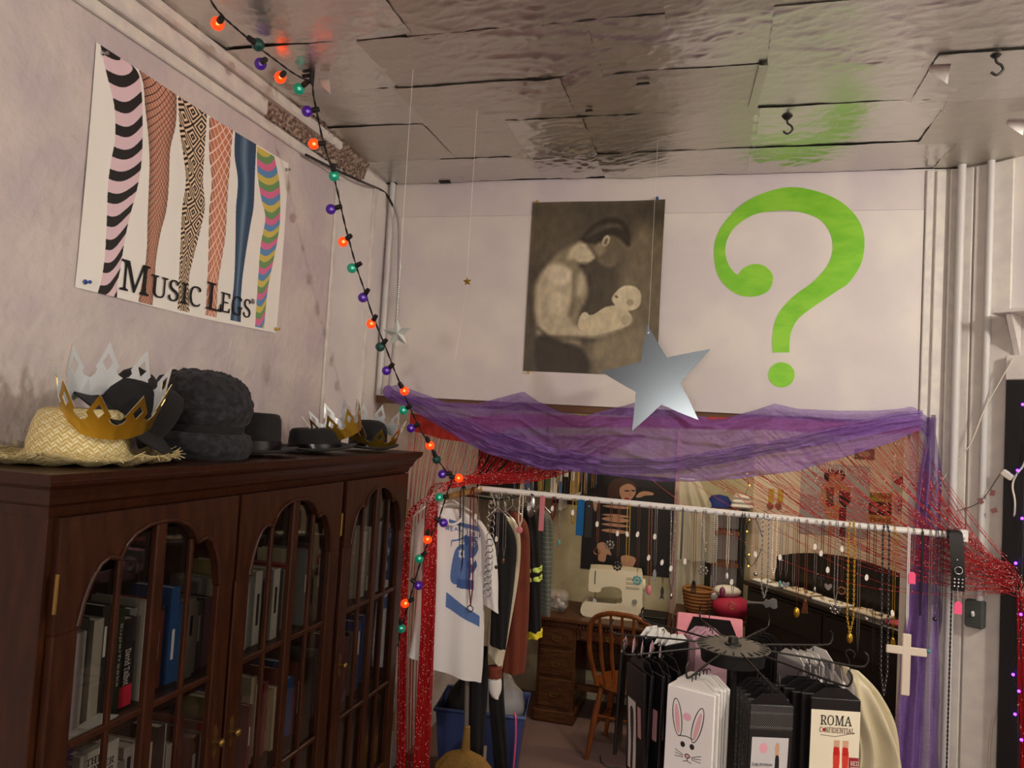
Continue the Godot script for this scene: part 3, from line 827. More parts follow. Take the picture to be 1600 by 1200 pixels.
func books() -> void:
	var tones := ["2b2a26", "1a1517", "6d6f6c", "b5b0a2", "a3271f", "6a2a22", "1f4f86", "2c6f9f", "aaa390", "3d4a35", "b9a98a", "5c3b4a", "a5a09a", "7c2e36", "222d3d", "bdb8a8", "8d7c48", "40302a"]  # pale covers darkened: the dimness inside the bookcase is in their colour
	var names := ["charcoal", "black", "grey", "cream", "red", "oxblood", "blue", "sky blue", "ivory", "olive", "tan", "plum", "pale grey", "wine red", "navy", "off-white", "mustard", "brown"]
	var mats := []
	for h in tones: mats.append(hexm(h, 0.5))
	var page := hexm("d8cfb8", 0.9)
	var shelfname := ["upper", "lower"]
	var first := [[17, 2, 10, 14, 12, 0, 8, 0, 9, 1, 2, 3, 4, 5, 14, 6, 7, 3, 15, 2, 11, 8, 15, 10, 16, 8], [17, 0, 5, 10, 2, 12, 3, 1, 15, 2, 2, 12, 8, 10, 1, 15, 3, 17, 4]]
	for sh in 2:
		var y: float = [1.2452, 0.8652][sh]
		var z := 2.29
		var n := 0
		rng.seed = 40 + sh
		while z > 0.56:
			var th := rng.randf_range(0.014, 0.042)
			var hh := rng.randf_range(0.19, 0.285)
			var dp := rng.randf_range(0.13, 0.19)
			var c: int = first[sh][n] if n < first[sh].size() else rng.randi_range(0, 17)
			var fx := rng.randf_range(0.28, 0.325)
			if n < 7: th = 0.03
			if sh == 0 and z < 0.95: # the far compartment holds only a tall white binder and two books
				if n % 3 == 0: z -= 0.09
				hh = 0.27; c = 15
			if rng.randf() < 0.09 and n > 18: z -= 0.07
			n += 1
			if z - th < 0.535: break
			var o := Vector3(fx - dp / 2, y, z - th / 2)
			var b := thing("book", "%s book, %s from the near end of the %s visible shelf" % [names[c], nth(n), shelfname[sh]], "book", o, "books on the %s shelf" % shelfname[sh])
			part(b, "pages", G.new().box(o + Vector3(-0.003, hh / 2, 0), Vector3(dp - 0.004, hh - 0.008, th - 0.004)), page)
			var cv := G.new()
			for s in [-1, 1]: cv.box(o + Vector3(0, hh / 2, s * (th / 2 - 0.001)), Vector3(dp, hh, 0.002))
			cv.box(o + Vector3(dp / 2 - 0.001, hh / 2, 0), Vector3(0.003, hh, th), 0.0008)
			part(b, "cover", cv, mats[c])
			var dark: bool = mats[c].albedo_color.get_luminance() < 0.45
			var spine := Basis(Vector3(0, -1, 0), Vector3(0, 0, -1), Vector3(1, 0, 0))
			if sh == 0 and n == 9: letters(b, "Superfreaks", th * 0.5, hh * 0.6, M.paper, Transform3D(spine, o + Vector3(dp / 2 + 0.0008, hh * 0.85, th * 0.22)), sans, "spine_title")
			elif sh == 0 and n == 10:
				letters(b, "David Talbot", th * 0.45, hh * 0.4, M.paper, Transform3D(spine, o + Vector3(dp / 2 + 0.0008, hh * 0.66, th * 0.22)), serif, "spine_title")
				part(b, "spine_label", G.new().box(o + Vector3(dp / 2 + 0.0008, 0.03, 0), Vector3(0.001, 0.05, th * 0.98)), hexm("d8213f", 0.5))
			elif n % 2 == 0:
				part(b, "spine_label", G.new().box(o + Vector3(dp / 2 + 0.0008, hh * rng.randf_range(0.4, 0.7), 0), Vector3(0.001, hh * rng.randf_range(0.2, 0.5), th * 0.3)), M.paper if dark else M.ink)
			z -= th + rng.randf_range(0.0008, 0.004)
	var lay := thing("paper_stack", "loose white papers lying on the upper shelf behind the first door", "papers", Vector3(0.345, 1.2452, 2.2))
	for k in 3: part(lay, "sheet", G.new().box(Vector3(0.345 - k * 0.002, 1.247 + k * 0.0022, 2.21 - k * 0.05), Vector3(0.05, 0.002, 0.13), 0.0, Basis(Vector3.UP, 0.2 * (k - 1))), M.paper)
	var face := thing("face_out_book", "cream book standing face out on the lower shelf, black capital letters on it", "book", Vector3(0.345, 0.866, 2.1))
	part(face, "cover", G.new().span(Vector3(0.335, 0.866, 2.04), Vector3(0.36, 1.2, 2.155), 0.002), mats[3])
	var y2 := 1.17
	for w in ["THE", "POWER", "THAT B"]:
		letters(face, w, 0.016, 0, M.ink, Transform3D(FACE, Vector3(0.3602, y2, 2.14)), serif_bold)
		y2 -= 0.021

# ---------------- hats and crowns on top ----------------
func lean(at: Vector3, deg: float, turn := 0.0) -> Transform3D:   # tilted towards the room
	var f := (CAM - at) * Vector3(1, 0, 1)
	f = Basis(Vector3.UP, turn) * f.normalized()
	return Transform3D(Basis(Vector3.UP.cross(f).normalized(), deg_to_rad(deg)), at)
func crown(label: String, x: Transform3D, r: float, h: float, n: int, start: float) -> void:
	var t := thing("paper_crown", label, "crown", x.origin, "foil party crowns")  # a paper crown, gold outside and silver inside
	var w := TAU * r / n
	var half := shape2([0, 0, 0.5, 0, 0.5, 0.46, 0.36, 0.61, 0.5, 0.78, 0.5, 1, 0.17, 0.54, 0.23, 0.47, 0.16, 0.39, 0, 0.34])
	for side in [["gold_face", 0.0, M.gold], ["silver_lining", -0.0012, mat(Color("d3d8dd"), 0.35, 0.35)]]:
		var g := G.new()
		for k in n:
			for m in 2:
				var p := []
				for q in half: p.append(Vector2((q.x if m == 0 else 1.0 - q.x) * w + k * w, q.y * h))
				g.cut(p, 0.0008, x, func(v: Vector3) -> Vector3:
					var a := v.x / r + start
					var rr: float = r + v.z + side[1] + v.y * 0.22
					return Vector3(rr * sin(a), v.y, rr * cos(a)))
		part(t, side[0], g, side[2])
func hats() -> void:
	var Y := 1.8455
	# straw hat
	var st := Image.create(256, 128, false, Image.FORMAT_RGB8)
	for y in 128:
		for x in 256:
			var zig := fposmod((x / 8.0) * 0.5 + (y / 8.0) * (1.0 if int(x / 16.0) % 2 == 0 else -1.0) * 0.5, 1.0)
			var k := 0.72 + 0.28 * sin(PI * zig)
			st.set_pixel(x, y, Color(0.83 * k, 0.75 * k, 0.52 * k) if (int(x / 16.0) + int(y / 16.0)) % 3 else Color(0.9 * k, 0.85 * k, 0.66 * k))
	var sm := printed(st, 0.75)
	sm.uv1_scale = Vector3(4, 3, 1)
	var nz := FastNoiseLite.new(); nz.frequency = 4.0; nz.seed = 2
	var wob := func(p: Vector3) -> Vector3: return p + Vector3(0, 0.018 * nz.get_noise_2d(p.x * 3.0, p.z * 3.0) * clampf((Vector2(p.x, p.z).length() - 0.1) * 12.0, 0, 1), 0)
	var s := thing("straw_hat", "woven straw hat with frayed brim at the near end of the bookcase", "hat", Vector3(0.23, Y, 2.1))
	var sx := Transform3D(Basis.from_scale(Vector3(0.95, 1, 1.05)), Vector3(0.23, Y, 2.1))
	part(s, "brim", G.new().lathe([Vector2(0.108, 0.03), Vector2(0.13, 0.012), Vector2(0.16, 0.008), Vector2(0.19, 0.012), Vector2(0.215, 0.026), Vector2(0.213, 0.022), Vector2(0.16, 0.003), Vector2(0.108, 0.01)], 48, sx, wob), sm)
	part(s, "hat_dome", G.new().lathe([Vector2(0.112, 0.01), Vector2(0.11, 0.05), Vector2(0.102, 0.09), Vector2(0.092, 0.118), Vector2(0.075, 0.128), Vector2(0.04, 0.122), Vector2(0, 0.118)], 40, sx), sm)
	var fr := G.new()
	for k in 150:
		var a := rng.randf() * TAU
		var p := sx * Vector3(cos(a) * 0.21, 0.026, sin(a) * 0.21)
		fr.tube([p, p + Vector3(cos(a + rng.randf_range(-1, 1)) * 0.022, rng.randf_range(-0.012, 0.014), sin(a + rng.randf_range(-1, 1)) * 0.022)], 0.0012, 3)
	stuff(part(s, "frayed_straw", fr, sm))
	# floppy black felt hat leaning against it
	var f := thing("floppy_felt_hat", "soft black felt hat slumped between straw hat and furry hat", "hat", Vector3(0.27, Y, 1.94))
	var fx := Transform3D(Basis(Vector3(0.86, 0, -0.5).normalized(), 0.15) * Basis(Vector3(0.745, 0, 0.67).normalized(), -0.62), Vector3(0.26, 1.965, 1.965))
	var dent := func(p: Vector3) -> Vector3: return p + Vector3(0, -0.02 * exp(-pow(p.x / 0.03, 2.0)) * clampf(p.y * 10.0, 0, 1) + 0.012 * nz.get_noise_2d(p.x * 2.0 + 5.0, p.z * 2.0), 0)
	part(f, "hat_dome", G.new().lathe([Vector2(0.092, -0.012), Vector2(0.094, 0.03), Vector2(0.088, 0.07), Vector2(0.07, 0.098), Vector2(0.04, 0.108), Vector2(0, 0.106)], 36, fx, dent), M.black_felt)
	part(f, "brim", G.new().lathe([Vector2(0.09, -0.01), Vector2(0.125, -0.022), Vector2(0.158, -0.03), Vector2(0.156, -0.034), Vector2(0.12, -0.027), Vector2(0.09, -0.014)], 36, fx), M.black_felt)
	# furry hat
	var fur := mat(Color("2a2932"), 0.9)
	fur = triplanar(fur, Vector3(5, 5, 5))
	fur.albedo_texture = noise_tex(0.03, Color(0.2, 0.2, 0.22), Color(1, 1, 1), 3, FastNoiseLite.TYPE_SIMPLEX_SMOOTH, 0.0, 256, 18)
	fur.rim_enabled = true; fur.rim = 0.4
	var tuft := FastNoiseLite.new(); tuft.frequency = 34.0; tuft.seed = 12; tuft.noise_type = FastNoiseLite.TYPE_CELLULAR
	var hair := func(p: Vector3) -> Vector3: return p * (1.0 - 0.12 * tuft.get_noise_3dv(p)) if p.y > 0.001 else p
	var hx := Transform3D(Basis(Vector3.BACK, -0.04), Vector3(0.235, Y, 1.685))
	var h := thing("furry_hat", "plush black furry hat, the tallest dome on the bookcase", "hat", hx.origin)
	var fine := func(list: Array) -> Array:
		var o := []
		for q in list: o.append_array([q.x, q.y])
		return bez2(o, 6, false)
	part(h, "turned_up_brim", G.new().lathe(fine.call([Vector2(0.11, 0), Vector2(0.135, 0.008), Vector2(0.146, 0.03), Vector2(0.142, 0.058), Vector2(0.128, 0.072), Vector2(0.115, 0.07)]), 110, hx, hair), fur)
	part(h, "band", G.new().lathe([Vector2(0.122, 0.06), Vector2(0.1285, 0.066), Vector2(0.1285, 0.098), Vector2(0.12, 0.1)], 40, hx), M.black_felt)
	part(h, "dome", G.new().lathe(fine.call([Vector2(0.118, 0.092), Vector2(0.134, 0.106), Vector2(0.138, 0.14), Vector2(0.13, 0.175), Vector2(0.112, 0.205), Vector2(0.08, 0.226), Vector2(0.04, 0.236), Vector2(0, 0.238)]), 110, hx, hair), fur)
	# two trilbies and a bowler
	for q in [["tall_black_fedora", "black fedora with flat top beside the furry hat", Vector3(0.25, Y, 1.43), 0.1, 0.125, 0.16, -0.05, 0.92], ["low_black_hat", "low black hat with ribbon band under a gold crown", Vector3(0.27, Y, 1.06), 0.105, 0.078, 0.165, 0.1, 1.05], ["black_bowler", "black bowler hat at the far end of the bookcase", Vector3(0.3, Y, 0.68), 0.085, 0.115, 0.14, 0.0, 1.0]]:
		var o: Vector3 = q[2]
		var x := Transform3D(Basis(Vector3.UP, 0.6) * Basis(Vector3.BACK, q[6] * 0.4) * Basis.from_scale(Vector3(0.92, 1, q[7])), o + Vector3(0, 0.012, 0))
		var r: float = q[3]
		var hh: float = q[4]
		var t := thing(q[0], q[1], "hat", o, "black hats on the bookcase")
		var roll := func(p: Vector3) -> Vector3: return p + Vector3(0, 0.022 * clampf((Vector2(p.x, p.z).length() - r) * 14.0, 0, 1) * pow(absf(p.x) / q[5], 2.0), 0)
		part(t, "brim", G.new().lathe([Vector2(r, 0.004), Vector2(r + 0.02, 0), Vector2(q[5] - 0.005, 0), Vector2(q[5], 0.004), Vector2(q[5] - 0.004, 0.006), Vector2(r, 0.009)], 40, x, roll), M.black_felt)
		var bowl: bool = q[0] == "black_bowler"
		var pr := [Vector2(r, 0.002), Vector2(r, hh * 0.5), Vector2(r * 0.96, hh * 0.72), Vector2(r * 0.82, hh * 0.9), Vector2(r * 0.5, hh), Vector2(0, hh * 1.02)] if bowl else [Vector2(r, 0.002), Vector2(r * 0.97, hh * 0.5), Vector2(r * 0.93, hh * 0.85), Vector2(r * 0.85, hh * 0.97), Vector2(r * 0.7, hh), Vector2(r * 0.4, hh * 0.9), Vector2(0, hh * 0.86)]
		part(t, "hat_dome", G.new().lathe(pr, 36, x), M.black_felt)
		part(t, "ribbon_band", G.new().lathe([Vector2(r + 0.0015, 0.006), Vector2(r * 0.985 + 0.0022, hh * 0.3), Vector2(r * 0.97, hh * 0.31)], 36, x), M.black_gloss)
	crown("large gold and silver paper crown tilted over the felt hat", lean(Vector3(0.295, 1.958, 2.088), 32.0, 0.1), 0.098, 0.135, 9, 0.2)
	crown("gold paper crown tipped on the low black hat", lean(Vector3(0.33, 1.915, 0.99), 24.0, -1.0), 0.085, 0.11, 9, 0.0)
	crown("silver lined paper crown round the bowler hat", lean(Vector3(0.31, 1.895, 0.66), 26.0, 0.3), 0.098, 0.11, 9, 0.3)

# ---------------- cloth over the opening ----------------
func outline(list: Array, z: float) -> Array:   # a traced edge as metres on the plane z
	var o := []
	for i in range(0, list.size(), 2):
		var p := on_z(list[i], list[i + 1], z)
		o.append_array([p.x, p.y])
	return o
func curtains() -> void:
	var sheer := mat(Color(0.58, 0.43, 0.75, 0.6), 0.75)
	sheer.transparency = BaseMaterial3D.TRANSPARENCY_ALPHA
	sheer.albedo_texture = noise_tex(0.02, Color(0.88, 0.85, 0.9), Color(1, 1, 1), 5, FastNoiseLite.TYPE_SIMPLEX_SMOOTH, 0.0, 512, 15)
	sheer = triplanar(sheer, Vector3(4, 9, 4))
	sheer.backlight_enabled = true
	sheer.backlight = Color(0.4, 0.4, 0.4)
	var nz := FastNoiseLite.new(); nz.frequency = 2.2; nz.seed = 5
	var t := thing("purple_sheer_drape", "sheer purple cloth swagged across the header and hanging down the right side", "drape", Vector3(2.52, 0, 0.1))
	var top := [597, 605, 612, 600, 640, 609, 690, 628, 740, 630, 785, 618, 812, 610, 835, 626, 870, 642, 910, 650, 960, 636, 1000, 626, 1030, 632, 1080, 648, 1130, 654, 1180, 640, 1212, 630, 1250, 638, 1310, 641, 1370, 641, 1410, 638, 1432, 634, 1462, 655]
	var bot := [597, 622, 612, 630, 640, 642, 680, 664, 720, 687, 760, 708, 850, 733, 950, 741, 1030, 752, 1080, 752, 1150, 748, 1250, 735, 1330, 712, 1400, 690, 1440, 672, 1462, 690]
	top = outline(top, 0.1); bot = outline(bot, 0.1)
	part(t, "upper_swag", G.new().grid(func(u: float, v: float) -> Vector3:
		var x := lerpf(top[0], top[-2], u)
		var k := sin(PI * u)
		var z := 0.045 + 0.1 * sin(PI * v * 0.6) * k + 0.02 * sin(v * 22.0 + 5.0 * nz.get_noise_2d(u * 3.0, v)) * k + 0.015 * nz.get_noise_2d(u * 7.0, v * 2.0)
		return Vector3(x, lerpf(line_at(top, x), line_at(bot, x), v), z), 150, 40), sheer)
	var top2 := [600, 607, 640, 617, 700, 645, 780, 676, 880, 703, 960, 716, 1040, 716, 1130, 702, 1220, 686, 1320, 664, 1400, 646, 1450, 640]
	var bot2 := [600, 622, 640, 641, 680, 663, 720, 686, 760, 707, 850, 732, 950, 740, 1030, 741, 1120, 726, 1220, 706, 1320, 690, 1400, 672, 1450, 664]
	top2 = outline(top2, 0.15); bot2 = outline(bot2, 0.15)
	part(t, "lower_swag", G.new().grid(func(u: float, v: float) -> Vector3:
		var x := lerpf(top2[0], top2[-2], u)
		var k := sin(PI * u)
		var z := 0.07 + 0.11 * k + 0.028 * sin(v * 15.0 + 6.0 * nz.get_noise_2d(u * 4.0 + 3.0, v)) * (0.3 + k)
		return Vector3(x, lerpf(line_at(top2, x), line_at(bot2, x), v), z), 150, 24), sheer)
	part(t, "tail", G.new().grid(func(u: float, v: float) -> Vector3:
		var y := lerpf(2.13, 0.03, v)
		var w := clampf(v * 9.0, 0.25, 1.0)
		var x := lerpf(lerpf(2.53, 2.405, v), lerpf(2.6, 2.63, v), 0.5 + (u - 0.5) * w)
		return Vector3(x, y, 0.075 + 0.022 * sin(u * 19.0 + 2.0 * nz.get_noise_2d(v * 3.0, u)) * w + 0.012 * nz.get_noise_2d(u * 3.0, v * 6.0)), 40, 60), sheer)
	part(t, "tail_fold", G.new().grid(func(u: float, v: float) -> Vector3:
		var y := lerpf(2.12, 0.03, v)
		var x := lerpf(lerpf(2.54, 2.43, v), lerpf(2.585, 2.56, v), u)
		return Vector3(x, y, 0.045 + 0.014 * sin(u * 15.0 + 1.0)), 24, 30), sheer)
	part(t, "knot", G.new().ball(on_z(606, 612, 0.07), 0.03, 14, Vector3(0.9, 1.1, 0.7)), sheer)
	# red string curtain: crocheted band and glittering strings drawn aside
	var red := mat(Color("b3161c"), 0.35, 0.2)
	var glint := mat(Color("ffd0cc"), 0.2, 0.3)  # pale colour paints the glints along the strings
	var bandm := mat(Color("d8341c"), 0.6)
	bandm.albedo_texture = noise_tex(0.08, Color(0.7, 0.6, 0.6), Color(1, 1, 1), 3)
	bandm = triplanar(bandm, Vector3(5, 5, 5))
	var bt := [640, 645, 700, 655, 800, 646, 985, 652, 1200, 652, 1330, 660, 1436, 652]
	var bb := [640, 672, 690, 686, 735, 692, 800, 668, 985, 668, 1200, 672, 1330, 680, 1436, 676]
	var wt := outline(bt, 0.03)
	var wb := outline(bb, 0.03)
	for side in 2:
		var c := thing("string_curtain", ["red glitter string curtain drawn to the left beside the bookcase", "red glitter string curtain swept to the right toward the dark doorway"][side], "curtain", [Vector3(0.45, 0.3, 0.2), Vector3(2.5, 1.2, 0.2)][side], "red string curtains")
		var x0: float = [640, 920][side]
		var x1: float = [920, 1436][side]
		part(c, "crocheted_band", G.new().grid(func(u: float, v: float) -> Vector3:
			var x := lerpf(on_z(x0, 660, 0.03).x, on_z(x1, 660, 0.03).x, u)
			return Vector3(x, lerpf(line_at(wt, x), line_at(wb, x), v), 0.03 + 0.004 * sin(x * 150.0)), 60, 3), bandm)
		var g := G.new()
		var sq := G.new()
		for k in (140 if side == 0 else 120):
			var path := []
			if side == 0:
				if k < 26:
					var px := lerpf(641, 732, k / 25.0) + rng.randf_range(-2, 2)
					var py := line_at(bb, px)
					var ex := 622.0 + (px - 641) * 0.45 + rng.randf_range(-4, 4)
					if k > 15: path = [on_z(px, py, 0.03), on_z(px - 10, py + 40, 0.1), on_z(706 + rng.randf_range(-4, 6), 752, 0.2), on_z(672 + rng.randf_range(-8, 8), 776, 0.22), on_z(668 + rng.randf_range(-10, 10), 950, 0.2), on_z(656 + rng.randf_range(-12, 12), 1230, 0.16)]
					else: path = [on_z(px, py, 0.03), on_z(lerpf(px, ex, 0.45), 790, 0.1), on_z(ex + 5, 990, 0.14), on_z(ex, 1230, 0.14)]
				else:
					var px := lerpf(735, 1010, pow((k - 26) / 113.0, 0.9))
					var gx := 724 + rng.randf_range(-6, 8)
					var sg := rng.randf_range(4, 22)
					path = [on_z(px, line_at(bb, px) + 12, 0.03), on_z(lerpf(px, gx, 0.5), lerpf(690, 752, 0.62) + sg, 0.12), on_z(gx, 750 + rng.randf_range(-6, 8), 0.2)]
					if k % 5 < 3:
						var b := rng.randf_range(-11, 11)
						path.append_array([on_z(682 + b * 0.6, 772, 0.23), on_z(676 + b * 0.8, 800, 0.23), on_z(670 + b, 950, 0.22), on_z(657 + b * 1.2, 1235, 0.18)])
					else:
						var b := rng.randf_range(-7, 7)
						path.append_array([on_z(680, 770 + b * 0.3, 0.23), on_z(640 + b, 805, 0.25), on_z(633 + b, 860, 0.22), on_z(629 + b, 1010, 0.2), on_z(626 + b, 1235, 0.16)])
			else:
				var px := lerpf(925, 1433, pow(k / 119.0, 0.62)) + rng.randf_range(-3, 3)
				px = minf(px, 1434.0)
				var py := line_at(bb, px)
				var e := Vector2(1588 + rng.randf_range(-6, 6), 912 + rng.randf_range(-26, 20))
				var sag := rng.randf_range(0.0, 1.0) * lerpf(110.0, 15.0, clampf((px - 925) / 500.0, 0, 1)) + 8.0
				var z1 := rng.randf_range(0.172, 0.2)
				for i in 7:
					var q := i / 6.0
					path.append(on_z(lerpf(px, e.x, q), lerpf(py, e.y, q) + sag * 4.0 * q * (1.0 - q), lerpf(0.03, z1, q)))
				if k % 2 == 0: path.append_array([on_z(1594 + rng.randf_range(-5, 5), 960, z1 + 0.01), on_z(1596 + rng.randf_range(-9, 12), 1240, z1)])
			var line := bez(path, 5)
			g.tube(line, 0.0012 if side == 1 else 0.0015, 3)
			for i in range(1, line.size() - 1):
				if rng.randf() < 0.5: sq.ball((line[i] as Vector3).lerp(line[i + 1], rng.randf()) + Vector3(0, 0, 0.001), 0.0024, 4)
		stuff(part(c, "strings", g, red))
		stuff(part(c, "painted_glints", sq, glint))

# ---------------- alcove ----------------
func sheet_on_wall(called: String, label: String, a: Vector3, b: Vector3, im: Image) -> Node3D:   # a upper left, b lower right, facing the room
	var t := thing(called, label, "poster", Vector3((a.x + b.x) / 2, b.y, a.z))
	part(t, "sheet", G.new().grid(func(u: float, v: float) -> Vector3: return Vector3(lerpf(a.x, b.x, u), lerpf(a.y, b.y, v), a.z + 0.003 + 0.002 * sin(u * 5.0 + v * 2.0)), 10, 10), printed(im, 0.4))
	return t
func woman_print() -> Image:
	var p := Pic.new(330, 430, Color("141216"))
	var T := func(a: Array) -> Array:
		var o := []
		for i in range(0, a.size(), 2): o.append(Vector2((a[i] - 255.0) / 435.0, (a[i + 1] - 310.0) / 575.0))
		return o
	var skin := Color("c69a80")
	p.rect(0, 0, 1, 0.12, Color("1d1a1e"))
	p.blob(T.call([370, 445, 372, 385, 395, 345, 440, 330, 490, 350, 508, 385, 490, 420, 430, 440, 410, 460]), Color("4a3127"))
	p.blob(T.call([425, 400, 440, 375, 470, 362, 498, 380, 503, 415, 485, 450, 460, 468, 435, 448]), skin)
	p.ell(0.475, 0.165, 0.03, 0.008, Color("20151a")); p.ell(0.545, 0.158, 0.025, 0.008, Color("20151a")); p.ell(0.478, 0.245, 0.03, 0.012, Color("a03038")); p.ell(0.51, 0.2, 0.008, 0.018, Color("b0836a"))
	p.blob(T.call([505, 438, 520, 410, 548, 398, 585, 404, 586, 418, 550, 424, 528, 436]), skin)
	for q in [[505, 8], [556, 8], [580, 14], [612, 9], [648, 11]]: p.blob(T.call([346, q[0], 380, q[0] - q[1], 440, q[0] - q[1], 480, q[0], 440, q[0] + q[1], 380, q[0] + q[1] - 2]), skin)
	p.blob(T.call([300, 470, 312, 450, 322, 480, 316, 540, 304, 520]), skin)
	p.blob(T.call([330, 735, 360, 718, 385, 745, 402, 790, 380, 788, 372, 830, 340, 826, 338, 780]), skin)
	p.blob(T.call([450, 790, 490, 782, 520, 800, 500, 860, 470, 880, 455, 840]), skin)
	return p.im
func couple_print() -> Image:
	var p := Pic.new(230, 260, Color("b9b3b6"))
	p.rect(0, 0.45, 1, 1, Color("a9a3a8"))
	var skin := Color("c18f6e")
	p.ell(0.43, 0.17, 0.09, 0.1, Color("15100f")); p.ell(0.57, 0.15, 0.075, 0.08, Color("15100f"))
	p.ell(0.46, 0.2, 0.05, 0.065, skin); p.ell(0.55, 0.19, 0.045, 0.06, skin)
	p.blob(shape2([0.32, 0.3, 0.42, 0.27, 0.52, 0.3, 0.5, 0.5, 0.53, 0.62, 0.48, 0.8, 0.47, 0.98, 0.42, 0.98, 0.41, 0.8, 0.35, 0.6, 0.3, 0.48]), skin)
	p.blob(shape2([0.5, 0.28, 0.62, 0.26, 0.74, 0.34, 0.7, 0.5, 0.62, 0.62, 0.58, 0.8, 0.55, 0.98, 0.5, 0.98, 0.5, 0.7, 0.54, 0.5]), skin)
	p.poly(shape2([0.57, 0.36, 0.72, 0.38, 0.74, 0.5, 0.66, 0.6, 0.57, 0.52]), Color("2c2122"))
	p.poly(shape2([0.37, 0.33, 0.5, 0.32, 0.48, 0.46, 0.5, 0.58, 0.43, 0.61, 0.37, 0.56, 0.39, 0.46]), Color("7a5140")); p.poly(shape2([0.36, 0.55, 0.51, 0.56, 0.44, 0.61]), Color("241719"))
	for k in 5: p.line([Vector2(0.38, 0.36 + k * 0.04), Vector2(0.49, 0.34 + k * 0.045)], 0.008, Color("3a2622"))
	p.rect(0.58, 0.6, 0.68, 1.0, Color("1d181a"))
	return p.im
func alcove() -> void:
	# desk
	var d := thing("writing_desk", "dark brown wooden desk with brass drawer pulls against the alcove wall", "desk", Vector3(1.0, 0, -1.82))
	part(d, "desk_top", G.new().span(Vector3(0.56, 0.672, -2.09), Vector3(1.46, 0.7, -1.535), 0.006), M.desk)
	part(d, "pedestal", G.new().span(Vector3(0.59, 0.08, -2.08), Vector3(0.85, 0.67, -1.56), 0.004), M.desk)
	part(d, "plinth", G.new().span(Vector3(0.575, 0, -2.085), Vector3(0.865, 0.085, -1.545), 0.012), M.desk)
	part(d, "pedestal", G.new().span(Vector3(1.3, 0.0, -2.08), Vector3(1.44, 0.67, -1.56), 0.004), M.desk)
	part(d, "apron", G.new().span(Vector3(0.85, 0.56, -1.6), Vector3(1.3, 0.65, -1.565), 0.004), M.desk)
	part(d, "back_panel", G.new().span(Vector3(0.85, 0.22, -2.08), Vector3(1.3, 0.67, -2.06)), M.desk)
	part(d, "stretcher", G.new().span(Vector3(0.85, 0.2, -1.7), Vector3(1.3, 0.24, -1.66), 0.004), M.desk)
	for k in 40: part(d, "dentil", G.new().span(Vector3(0.592 + k * 0.0215, 0.648, -1.552), Vector3(0.604 + k * 0.0215, 0.668, -1.54)), M.desk)
	for q in [[0.605, 0.835, 0.5, 0.635], [0.605, 0.835, 0.31, 0.485], [0.605, 0.835, 0.1, 0.295], [0.875, 1.28, 0.57, 0.64]]:
		var dr := part(d, "drawer", G.new().span(Vector3(q[0], q[2], -1.575), Vector3(q[1], q[3], -1.548), 0.008), M.desk)
		var c := Vector3((q[0] + q[1]) / 2, (q[2] + q[3]) / 2, -1.547)
		part(dr, "back_plate", G.new().cut(bez2([-0.035, 0, -0.025, 0.014, -0.01, 0.009, 0, 0.017, 0.01, 0.009, 0.025, 0.014, 0.035, 0, 0.022, -0.012, 0.008, -0.009, 0, -0.016, -0.008, -0.009, -0.022, -0.012], 3), 0.002, Transform3D(Basis(), c)), M.brass)
		part(dr, "bail_handle", G.new().tube(bez([c + Vector3(-0.024, 0.003, 0.003), c + Vector3(-0.022, -0.012, 0.012), c + Vector3(0, -0.018, 0.015), c + Vector3(0.022, -0.012, 0.012), c + Vector3(0.024, 0.003, 0.003)]), 0.0028, 6), M.brass)
	# sewing machine
	var cream := mat(Color("ece6cf"), 0.35)
	var o := Vector3(0.845, 0.7002, -1.83)
	var sm := thing("sewing_machine", "cream coloured sewing machine standing on the desk", "sewing machine", o)
	var sx := Transform3D(Basis(Vector3.UP, 0.12), o)
	part(sm, "body", G.new().cut(bez2([0.005, 0.006, 0.2, 0.0, 0.392, 0.006, 0.4, 0.15, 0.395, 0.305, 0.37, 0.328, 0.2, 0.332, 0.06, 0.328, 0.035, 0.31, 0.034, 0.19, 0.05, 0.172, 0.112, 0.174, 0.128, 0.205, 0.19, 0.218, 0.25, 0.205, 0.262, 0.16, 0.252, 0.105, 0.12, 0.098, 0.008, 0.095], 4), 0.17, sx), cream)
	part(sm, "free_arm_plate", G.new().box(sx * Vector3(0.13, 0.1, 0.09), Vector3(0.2, 0.005, 0.14), 0.002, sx.basis), M.steel)
	part(sm, "needle_bar", G.new().tube([sx * Vector3(0.08, 0.18, 0.085), sx * Vector3(0.08, 0.115, 0.085)], 0.004, 6), M.steel)
	part(sm, "presser_foot", G.new().box(sx * Vector3(0.08, 0.108, 0.09), Vector3(0.03, 0.008, 0.03), 0.002, sx.basis), M.steel)
	part(sm, "hand_wheel", G.new().lathe([Vector2(0, 0), Vector2(0.04, 0), Vector2(0.045, 0.01), Vector2(0.04, 0.02), Vector2(0, 0.02)], 20, sx * Transform3D(Basis(Vector3.BACK, -PI / 2), Vector3(0.398, 0.23, 0.085))), cream)
	for q in [[0.3, 0.285], [0.3, 0.255], [0.3, 0.225]]: part(sm, "stitch_panel", G.new().box(sx * Vector3(0.333, q[1], 0.172), Vector3(0.09, 0.018, 0.006), 0.002, sx.basis), mat(Color("cfc8b4"), 0.4))
	part(sm, "dial", G.new().lathe([Vector2(0, 0), Vector2(0.018, 0), Vector2(0.016, 0.012), Vector2(0, 0.012)], 14, sx * Transform3D(Basis(Vector3.RIGHT, PI / 2), Vector3(0.35, 0.13, 0.168))), mat(Color("8f918c"), 0.4))
	part(sm, "tension_slot", G.new().box(sx * Vector3(0.075, 0.27, 0.171), Vector3(0.006, 0.09, 0.003), 0.001, sx.basis), M.wire)
